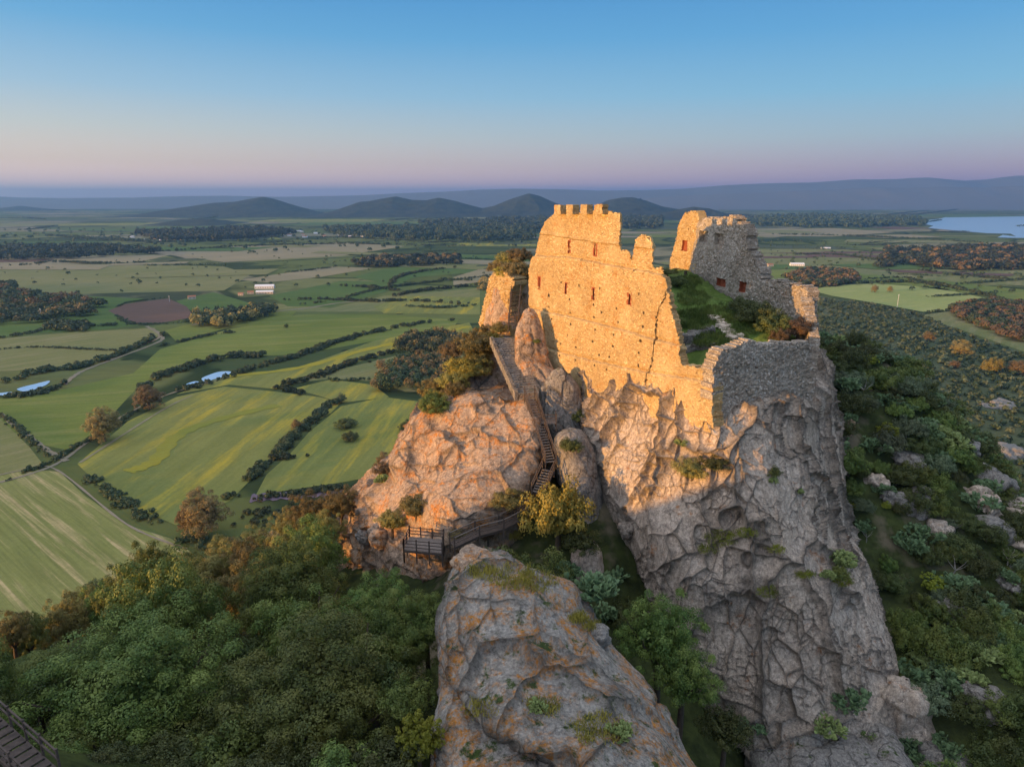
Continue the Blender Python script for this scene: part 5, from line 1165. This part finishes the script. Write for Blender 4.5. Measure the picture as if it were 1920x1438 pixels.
for i, (px, py, s_) in enumerate([(1618,745,2.6),(1785,1080,2.2),(1752,1055,1.8),(1790,1000,1.6),(1890,1060,2.0),(1700,820,1.6),(1735,1230,1.7),(1625,1015,1.5)]):
    TV, TF = trunk_mesh(1.5, .07, 900+i, limbs=6, spread=.45); c_ = hit(px, py); tag(link('dead_bush', meshnp('dead', TV*s_*.5, TF), M['dead'], None, tuple(c_)), 'bare bleached bush standing in the scrub of the right slope', 'bush', 'bare bushes of the right slope')
for (px, py, y, r_, pm, lab) in [(935,505,99,1.6,BUSHR,'rusty shrub on the left end of the bank above the bastion'),(955,492,99,1.9,BUSHW,'shrub on the top of the bank between bastion and high wall'),(975,484,98,1.8,BUSHR,'reddish shrub touching the left edge of the high wall'),(972,560,95.5,1.2,BUSHW,'small shrub in the corner between bastion and high wall')]:
    c_ = P(px, py, y); put('shrub', pm[0], (c_[0], c_[1], c_[2]-.4*r_), r_, px, lab, 'shrub')
for i, (px, py, y, r_) in enumerate([(120,1435,29.5,1.3),(165,1450,29,1.4),(205,1440,30,1.5),(180,1440,33,2.2),(260,1470,31,2.4),(340,1450,31,2.0),(420,1430,32,2.6),(480,1470,29,2.0),(560,1480,28,2.2),(120,1420,33,1.8),(430,1330,40,2.6),(460,1250,44,2.6),(650,1460,28,2.0),(720,1450,28,1.8),(70,1310,40,2.0),(400,1390,35,2.2),(300,1430,33,2.0),(700,1290,38,2.4),(760,1310,35,1.6)]):
    c_ = P(px, py, y); put('shrub', BUSH[i%4] if i%3 else BUSHO[i%3], (c_[0], c_[1], c_[2]-.5*r_), r_, i*1.3, 'dark bush in the shaded gaps between the big foreground oaks', 'shrub', 'undergrowth bushes of the wood')
# tufts of grass on ledges
def tufts(name, spots, mat, seed, blade=.12):
    rs = np.random.RandomState(seed); Cn = []
    for (px, py, rpx, n) in spots:
        for i in range(n):
            a = rs.uniform(0, 6.28); rr = rpx*math.sqrt(rs.uniform()); c_ = hit(px+math.cos(a)*rr, py+math.sin(a)*rr*.5)
            if np.linalg.norm(c_-np.array([0,0,H])) < 130: Cn.append(c_+rs.normal(size=(16,3))*np.array([.16,.16,.03])+np.array([0,0,.07]))
    Cn = np.concatenate(Cn); n = len(Cn); a = rs.uniform(0,6.28,n); dirh = np.stack([np.cos(a), np.sin(a), 0*a], 1); up = np.array([0,0,1.])+rs.normal(size=(n,3))*.35; L_ = blade*rs.uniform(.6,1.8,(n,1))
    V = np.stack([Cn-dirh*.03, Cn+dirh*.03, Cn+up*L_], 1).reshape(-1,3)
    return tag(link(name, meshnp(name, V, np.arange(3*n).reshape(n,3)), M[mat]), kind='stuff')
tufts('grass', [(905,1072,28,45),(960,1084,48,70),(1010,1092,40,40),(1085,1160,16,50),(1110,1175,14,40),(1020,1325,30,40),(1130,1370,60,60),(900,1330,30,30)], 'gold', 3, .16)
tufts('moss', [(1350,1010,30,90),(1400,1000,20,60),(1508,1078,16,60),(1580,1090,20,80),(1440,1110,22,60),(1330,1030,20,50),(1455,1030,15,40)], 'spurge', 4, .1)
tufts('grass', [(1300,600,40,260),(1350,590,40,200),(1330,640,30,160),(1300,560,30,160),(1400,610,40,160),(1370,635,30,120),(1290,530,25,120)], 'oak', 5, .25)

# ---------------------------------------------------------------- distant vegetation
def cloud(name, Cn, R_, mat, seed, leafpx=.9, dens=9, cap=300, flat=.9, kind=None):
    rs = np.random.RandomState(seed); Cn = np.asarray(Cn, float); R_ = np.asarray(R_, float); dist = np.linalg.norm(Cn-np.array([0,0,H]), axis=1)
    leaf = np.maximum(leafpx*dist/683, .12); n = np.clip(dens*(R_/leaf)**2, 10, cap).astype(int); k_ = np.repeat(np.arange(len(Cn)), n)
    u = sphere_pts(len(k_), rs); u[:,2] = np.where(u[:,2] < -.2, -u[:,2], u[:,2]); sc_ = (R_[k_]*rs.uniform(.55,1.05,len(k_)))[:,None]
    pos = Cn[k_]+u*sc_*np.array([1,1,flat]); lf = np.minimum(leaf, R_*.45)[k_]
    V, Fq = leafquads(pos, u, lf, rs, .75)
    return link(name, meshnp(name, V, Fq), M[mat])
tag(cloud('undergrowth', REST[0], REST[1], 'dark', 91, cap=160), kind='stuff')
def hedge(pts, r, lab, mat='wood_far', seed=1, jit=.5, gap=.62, name='hedge', cat='hedge', n=10, rv=.5):
    rs = np.random.RandomState(seed); c_ = np.array([G(*p_) for p_ in smoothpoly(pts, n, False)]); seg = np.linalg.norm(np.diff(c_, axis=0), axis=1); tot = np.concatenate([[0], np.cumsum(seg)])
    m_ = max(3, int(tot[-1]/(r*gap))); s = np.sort(rs.uniform(0, tot[-1], m_)*.5+np.linspace(0, tot[-1], m_)*.5)
    s = np.repeat(s, 3); m_ *= 3; XY = np.stack([np.interp(s+rs.normal(size=m_)*r*.5, tot, c_[:,i]) for i in (0,1)], 1)+rs.normal(size=(m_,2))*r*.38; rr = r*.42*rs.uniform(.35, 1.35, m_)
    return tag(cloud(name, np.c_[XY, rr*.65], rr, mat, seed), lab, cat)
HE = [
 ([(400,955),(440,925),(480,890),(520,855),(545,825),(575,800),(610,770),(645,745)], 6.5, 'thick dark hedge climbing between the two flowering meadows', 'wood_far'),
 ([(500,870),(530,862),(560,856)], 6, 'short spur of hedge jutting into the right meadow', 'wood_far'),
 ([(145,890),(175,905),(210,925),(250,955),(290,980),(320,1000)], 4.5, 'broken line of dark bushes along the mown field', 'wood_far'),
 ([(335,1010),(370,1020),(420,1025),(460,1015)], 5.5, 'dark scrub below the leaning orange tree', 'wood_far'),
 ([(-20,915),(30,895),(60,880),(95,868),(140,840),(200,810),(250,775),(300,750)], 3.6, 'low hedge beside the track to the two orange trees', 'wood_far'),
 ([(505,722),(540,720),(600,705),(660,680),(720,665),(760,655)], 6.5, 'dark hedge around the upper yellow meadow', 'wood_far'),
 ([(515,727),(550,735),(575,742)], 5.5, 'hooked end of the hedge in the meadow', 'wood_far'),
 ([(610,710),(640,714),(700,712)], 4, 'thin hedge left of the poplar wood', 'wood_far'),
 ([(-40,738),(20,715),(80,698),(150,690),(210,670),(280,640),(300,628)], 8, 'broad dark hedge above the left pond', 'wood_far'),
 ([(-40,748),(30,745),(100,732),(125,715)], 6, 'reeds and bushes below the left pond', 'wood_far'),
 ([(260,735),(300,710),(350,690),(420,672),(480,670),(500,680)], 9, 'tall dark thicket behind the right pond', 'wood_far'),
 ([(260,745),(300,742),(350,730),(420,712),(480,690),(560,668),(640,640),(720,620),(800,605),(880,600)], 7, 'long hedge from the right pond to the foot of the crag', 'wood_far'),
 ([(305,650),(315,645),(345,640),(400,628),(465,622)], 5, 'clumpy hedge in the bright green field', 'wood_far'),
 ([(215,580),(240,568),(320,558)], 3.5, 'hedge above the ploughed field','wood_far'),
 ([(215,590),(250,608),(330,606),(370,600)], 4, 'hedge below the ploughed field','wood_far'),
 ([(-40,640),(60,625),(110,612),(180,612),(260,608)], 6, 'dark hedge under the left green field','wood_far'),
 ([(515,565),(600,562),(700,566),(780,565),(880,572)], 7, 'long straight hedge across the middle meadows','wood_far'),
 ([(530,575),(620,565),(700,545),(760,535),(860,525),(960,512)], 6, 'curving hedge below the stubble strips','wood_far'),
 ([(640,537),(700,540),(760,548)], 8, 'hedge by the wheat field','wood_far'),
 ([(730,540),(745,522),(790,510),(860,502)], 8, 'hooked hedge around a green field','wood_far'),
 ([(720,560),(780,548),(850,540),(900,535)], 8, 'bushy hedge beside the yellow strip','wood_far'),
 ([(760,575),(830,578),(900,572)], 6, 'hedge under the yellow strip','wood_far'),
 ([(-40,660),(60,652),(170,656),(260,660)], 3.5, 'sparse bushes across the hay field','wood_far'),
 ([(0,500),(60,497),(100,492),(200,495),(300,492)], 9, 'dark tree row along the stubble','wood_far'),
 ([(60,440),(200,450),(330,455),(450,448)], 16, 'dark belt of trees before the village','wood_far'),
 ([(200,478),(340,470),(460,462),(640,458),(760,460),(900,462)], 9, 'long dark tree line above the pale stubble','wood_far'),
 ([(1530,540),(1600,532),(1700,530),(1760,535),(1850,555),(1930,575)], 9, 'tree row behind the bright pasture','wood_far'),
 ([(1620,525),(1700,522),(1760,540),(1800,548)], 6, 'hedge right of the reddish wood','wood_far'),
 ([(1730,590),(1790,583),(1850,600),(1900,625)], 6, 'dark hedge under the bright pasture','wood_far'),
 ([(1450,480),(1560,478),(1660,490),(1760,500)], 8, 'thin tree line far right of the keep','wood_far'),
 ([(1420,440),(1550,442),(1700,448),(1900,460)], 12, 'tree belt between the keep and the lake','wood_far'),
 ([(1700,505),(1740,510),(1830,520),(1930,528)], 8, 'hedge in the right hand meadows','wood_far'),
 ([(-30,765),(20,790),(60,830),(100,860)], 3, 'sparse bushes along the left track','wood_far'),
 ([(470,940),(540,930),(620,920),(700,910)], 4.5, 'bushes along the lilac strip','wood_far'),
 ([(440,960),(520,965),(600,955),(660,940)], 4, 'low scrub below the lilac strip','wood_far'),
]
for i, (pts, r, lab, mt) in enumerate(HE): hedge(pts, r, lab, mt, 700+i)
rh = random.Random(33)
for i in range(60):
    px, py = rh.uniform(-40, 1960), rh.choice([rh.uniform(405,440), rh.uniform(430,480), rh.uniform(480,560)])
    if 880 < px < 1560 and py > 380: continue
    if px < 240 and py > 520: continue
    L_ = rh.uniform(40,170); sl_ = rh.uniform(-.12,.06); hedge([(px, py), (px+L_/2, py+sl_*L_/2+rh.uniform(-2,2)), (px+L_, py+sl_*L_)], rh.uniform(4,7)*(1+max(0, 460-py)/25), 'thin dark hedge, one of many lining the fields of the far plain', 'wood_far', 1200+i)['group'] = 'thin hedges of the far plain'
def wood(name, poly, spacing, r, mat, seed, lab=None, tall=1.0, mix=None):
    rs = np.random.RandomState(seed); P2 = [tuple(G(*a)[:2]) for a in poly]; xs = [a[0] for a in P2]; ys = [a[1] for a in P2]
    n = int((max(xs)-min(xs))*(max(ys)-min(ys))/spacing**2); n = min(n, 5000)
    x = rs.uniform(min(xs), max(xs), n); y = rs.uniform(min(ys), max(ys), n); kx = inpoly(x, y, P2); x, y = x[kx], y[kx]; rr = r*rs.uniform(.6,1.25,len(x))
    sel = (rs.uniform(size=len(x)) < (mix[1] if mix else 0))
    o_ = cloud(name, np.c_[x, y, rr*.7*tall][~sel], rr[~sel], mat, seed, cap=140, flat=.9*tall); tag(o_, kind='stuff')
    if mix and sel.any(): tag(cloud(name, np.c_[x, y, rr*.8*tall][sel], rr[sel], mix[0], seed+1, cap=140, flat=.9*tall), kind='stuff')
wood('woodland', [(700,735),(715,700),(760,680),(830,675),(870,690),(850,725),(800,738)], 6.5, 5.0, 'wood_far', 31, tall=1.7, mix=('euca', .3))
wood('woodland', [(740,665),(760,640),(830,632),(870,645),(850,670)], 7, 5.5, 'wood_far', 32, tall=1.7, mix=('euca', .3))
wood('woodland', [(355,612),(365,598),(470,585),(520,582),(515,592),(420,618)], 8, 6, 'wood_far', 33, tall=1.6, mix=('euca', .35))
wood('woodland', [(-60,590),(60,580),(160,585),(180,592),(100,605),(-60,612)], 13, 10, 'wood_far', 34, mix=('euca', .3))
wood('woodland', [(-60,545),(20,535),(40,555),(150,565),(200,577),(60,580),(-60,575)], 14, 10, 'wood_far', 35, mix=('euca', .25))
wood('woodland', [(80,612),(165,608),(170,622),(100,624)], 8, 6, 'wood_far', 36)
wood('woodland', [(660,498),(700,487),(860,484),(865,497),(700,503)], 15, 11, 'wood_far', 37, mix=('euca', .2))
wood('woodland', [(895,545),(905,528),(925,525),(925,545)], 9, 7, 'wood_far', 38, mix=('euca', .6))
wood('woodland', [(1465,520),(1520,508),(1600,515),(1610,528),(1560,540),(1500,535)], 10, 8, 'wood_far', 39, mix=('euca', .5))
wood('woodland', [(1700,500),(1760,483),(1880,482),(2000,490),(2000,505),(1800,508)], 16, 12, 'wood_far', 40, mix=('euca', .25))
wood('woodland', [(1775,582),(1850,568),(1930,575),(2020,600),(2020,660),(1900,640),(1800,600)], 8.5, 7, 'wood_far', 41, mix=('rust', .45))
wood('woodland', [(1640,505),(1660,470),(1900,462),(2000,468),(2000,480),(1760,482),(1700,498)], 22, 10, 'wood_far', 42, mix=('euca', .15))
wood('woodland', [(-60,470),(60,466),(230,468),(300,476),(100,488),(-60,490)], 26, 14, 'wood_far', 43)
wood('woodland', [(250,440),(480,430),(560,440),(460,452),(300,455)], 40, 18, 'wood_far', 44)
wood('woodland', [(600,432),(900,425),(1000,430),(1000,452),(800,455),(640,445)], 45, 20, 'wood_far', 45)
wood('woodland', [(780,420),(1000,412),(1240,410),(1240,430),(900,436)], 60, 22, 'wood_far', 46)
wood('woodland', [(1400,410),(1520,405),(1720,410),(1740,425),(1560,428),(1400,425)], 50, 20, 'wood_far', 47)
wood('scrub', [(1530,560),(1640,572),(1730,592),(1800,625),(1930,672),(2000,720),(2000,960),(1850,900),(1650,760),(1530,700)], 6.2, 2.8, 'wood_far', 48, mix=('olive', .35))
wood('scrub', [(1700,640),(1800,640),(1930,690),(1930,760),(1800,720)], 30, 3.0, 'olive', 49)
wood('scrub', [(430,960),(560,945),(680,925),(700,980),(560,1000),(440,1010)], 8, 2.2, 'wood_far', 50)
wood('scattered_bushes', [(0,500),(500,470),(900,470),(960,520),(560,540),(0,560)], 95, 4, 'wood_far', 51)
wood('scattered_bushes', [(1400,450),(1930,460),(1930,560),(1500,530)], 60, 5, 'wood_far', 52)
wood('scattered_bushes', [(-60,430),(600,430),(1000,440),(1000,470),(-60,480)], 120, 8, 'wood_far', 53)
# single trees of the plain
def plain_tree(px, py, hpx, wpx, protos, lab, group=None, name='tree'):
    b_ = G(px, py); d = np.linalg.norm(b_-np.array([0,0,H])); hh = hpx/F*d*1.05; r = wpx/2/F*d
    pm = protos[rg.randrange(len(protos))]; top = max(v.co.z for v in pm[0].vertices)
    put(name, pm, tuple(b_), r*.95, rg.uniform(0,6.28), lab, 'tree', group, sz=hh/top)
PT = [(383,1008,82,78,EUC,'tall leaning orange brown tree at the edge of the mown field'),(350,1000,50,30,EUC,'smaller brown tree tucked left of the leaning one'),
 (197,828,56,56,EUC,'round russet tree by the field corner'),(282,768,42,48,EUC,'russet tree at the end of the pond hedge'),
 (178,1118,26,34,BUSH,'lone dark bush on the mown field'),(648,802,18,42,BUSH,'upper of two dark bushes in the right meadow'),(655,826,17,34,BUSH,'lower of two dark bushes in the right meadow'),(762,808,20,32,BUSH,'dark bush in the meadow close to the crag'),
 (557,808,22,20,EUC,'small russet tree in the meadow hedge'),(640,755,20,18,BUSHG,'grey tree at the top of the meadow hedge'),(722,900,56,34,EUC,'brown tree rising behind the left edge of the crag'),(735,912,30,40,BUSHY,'yellowish bush under the brown tree by the crag'),
 (1742,640,16,18,EUC,'single orange tree in the right scrub'),(1802,668,26,34,EUC,'largest orange tree in the right scrub'),(1790,690,12,20,EUC,'small orange tree under the largest one'),(1640,548,12,12,EUC,'brown tree standing in the bright pasture'),(1668,548,10,10,EUC,'right one of two brown trees in the bright pasture'),
 (1700,738,14,18,BUSHY,'ochre bush on the edge of the right slope'),(1910,700,20,36,EUC,'orange tree at the right edge in the scrub'),(1860,700,24,30,BUSHY,'ochre tree left of the edge tree in the scrub'),
 (537,615,8,8,BUSH,'tiny round tree in the green field'),(693,680,6,7,BUSH,'tiny bush in the upper meadow')]
for (px, py, a, b_, pr, lab) in PT: plain_tree(px, py, a, b_, pr, lab)

# ---------------------------------------------------------------- buildings of the plain
def house(px, py, L_, Wd, hh, rz, lab, wall_m='plaster', roof_m='tile', group=None, name='house', cat='house', detail=True, off=(0,0)):
    b_ = G(px, py); b_ = b_+np.array([off[0], off[1], 0]); h_ = empty(name, tuple(b_), rz); tag(h_, lab, cat, group)
    rh = Wd*.22
    V = [(-L_/2,-Wd/2,-.5),(L_/2,-Wd/2,-.5),(L_/2,Wd/2,-.5),(-L_/2,Wd/2,-.5),(-L_/2,-Wd/2,hh),(L_/2,-Wd/2,hh),(L_/2,Wd/2,hh),(-L_/2,Wd/2,hh),(-L_/2,0,hh+rh),(L_/2,0,hh+rh)]
    me = bpy.data.meshes.new('wall'); me.from_pydata(V, [], [(0,1,5,4),(2,3,7,6),(1,2,6,9,5),(3,0,4,8,7),(4,5,9,8),(6,7,8,9)]); o_ = link('wall', me, M[wall_m], h_)
    mb = MB(); sl_ = math.hypot(Wd/2+.4, rh); an = math.atan2(rh, Wd/2)
    for sg in (1,-1): mb.box((0, sg*(Wd/4+.1), hh+rh/2+.13), (L_+.8, sl_, .2), Matrix.Rotation(-sg*an, 3, 'X'))
    mb.build('roof', M[roof_m], h_)
    if detail:
        nw_ = max(2, int(L_/5))
        for i in range(nw_):
            mb = MB(); x = (i+.5)/nw_*L_-L_/2; mb.box((x, -Wd/2-.03, hh*.5), (1.4, .12, hh*.35)); mb.build('window', M['glass'], h_)
        mb = MB(); mb.box((L_/2+.03, 0, hh*.35), (.12, 2.4, hh*.7)); mb.build('door', M['wood'], h_)
    return h_
house(497,541,40,14,5.5,.12,'long white roofed farm shed, the upper of the pair on the left plain','white','white',name='farm_shed',cat='shed')
house(497,551,34,11,4.5,.12,'lower grey white farm shed just below the long one','plaster','white',name='farm_shed',cat='shed')
house(360,561,14,9,5,.5,'small orange lit farmhouse above the ploughed field','plaster','tile')
house(470,551,12,8,4,.3,'little pale outbuilding left of the white sheds','plaster','tile')
house(452,554,10,7,4,.1,'low stone hut at the end of the farm track','plaster','tile')
house(1494,499,38,15,6,-.1,'white flat farm building right of the keep','white','white',name='farm_shed',cat='shed')
house(1443,500,18,12,6,.3,'pinkish farmhouse peeping above the east wall','plaster','tile')
house(1548,467,34,10,4,-.2,'tiny white shed alone in the far right meadow','white','white',name='farm_shed',cat='shed')
house(1765,640,9,5,3,-.2,'small pale hut in the right scrub','plaster','white') if False else None
r2 = random.Random(5)
for i in range(46):
    px, py = (r2.uniform(470,740), r2.uniform(432,446)) if i < 22 else ((r2.uniform(225,345), r2.uniform(446,453)) if i < 34 else (r2.uniform(20,60), r2.uniform(462,470)) if i < 37 else (r2.uniform(1000,1250), r2.uniform(424,434)))
    house(px, py, r2.uniform(12,26), r2.uniform(9,13), r2.uniform(5,8), r2.uniform(-.6,.6), 'small pale house among those of the far villages', r2.choice(['white','plaster']), r2.choice(['white','tile','white']), 'houses of the far villages', detail=False)
for i in range(26):
    px, py = r2.uniform(1560,1900), r2.uniform(383,388)
    house(px, py, r2.uniform(30,60), r2.uniform(20,30), r2.uniform(8,12), r2.uniform(-.6,.6), 'pale building of the distant town before the mountains', 'plaster', 'tile', 'buildings of the distant town', detail=False)
# power poles
def pole(px, py, hpx, lab):
    b_ = G(px, py); d = np.linalg.norm(b_-np.array([0,0,H])); hh = hpx/F*d; o_ = empty('power_pole', tuple(b_)); tag(o_, lab, 'pole')
    mb = MB(); mb.box((0,0,hh/2), (.45,.45,hh)); mb.build('mast', M['white'], o_)
    mb = MB(); mb.box((0,0,hh*.93), (3.2,.3,.3)); mb.build('crossarm', M['white'], o_)
pole(1682,577,22,'pale power pole in the bright pasture on the right'); pole(78,596,14,'pale power pole in the dark green field on the left'); pole(318,566,10,'small pole by the ploughed field')

# ---------------------------------------------------------------- air
mz = bpy.data.materials.new('haze'); mz.use_nodes = True; t = mz.node_tree
for n_ in list(t.nodes):
    if n_.type == 'BSDF_PRINCIPLED': t.nodes.remove(n_)
pv = t.nodes.new('ShaderNodeVolumePrincipled'); pv.inputs['Density'].default_value = 5.8e-5; pv.inputs['Color'].default_value = (.21,.47,.88,1); pv.inputs['Anisotropy'].default_value = .45
t.links.new(pv.outputs[0], t.nodes['Material Output'].inputs['Volume'])
mb = MB(); mb.box((0, 18000, (640-4)/2), (53000, 45000, 644)); hz_o = mb.build('haze', mz); tag(hz_o, kind='stuff')
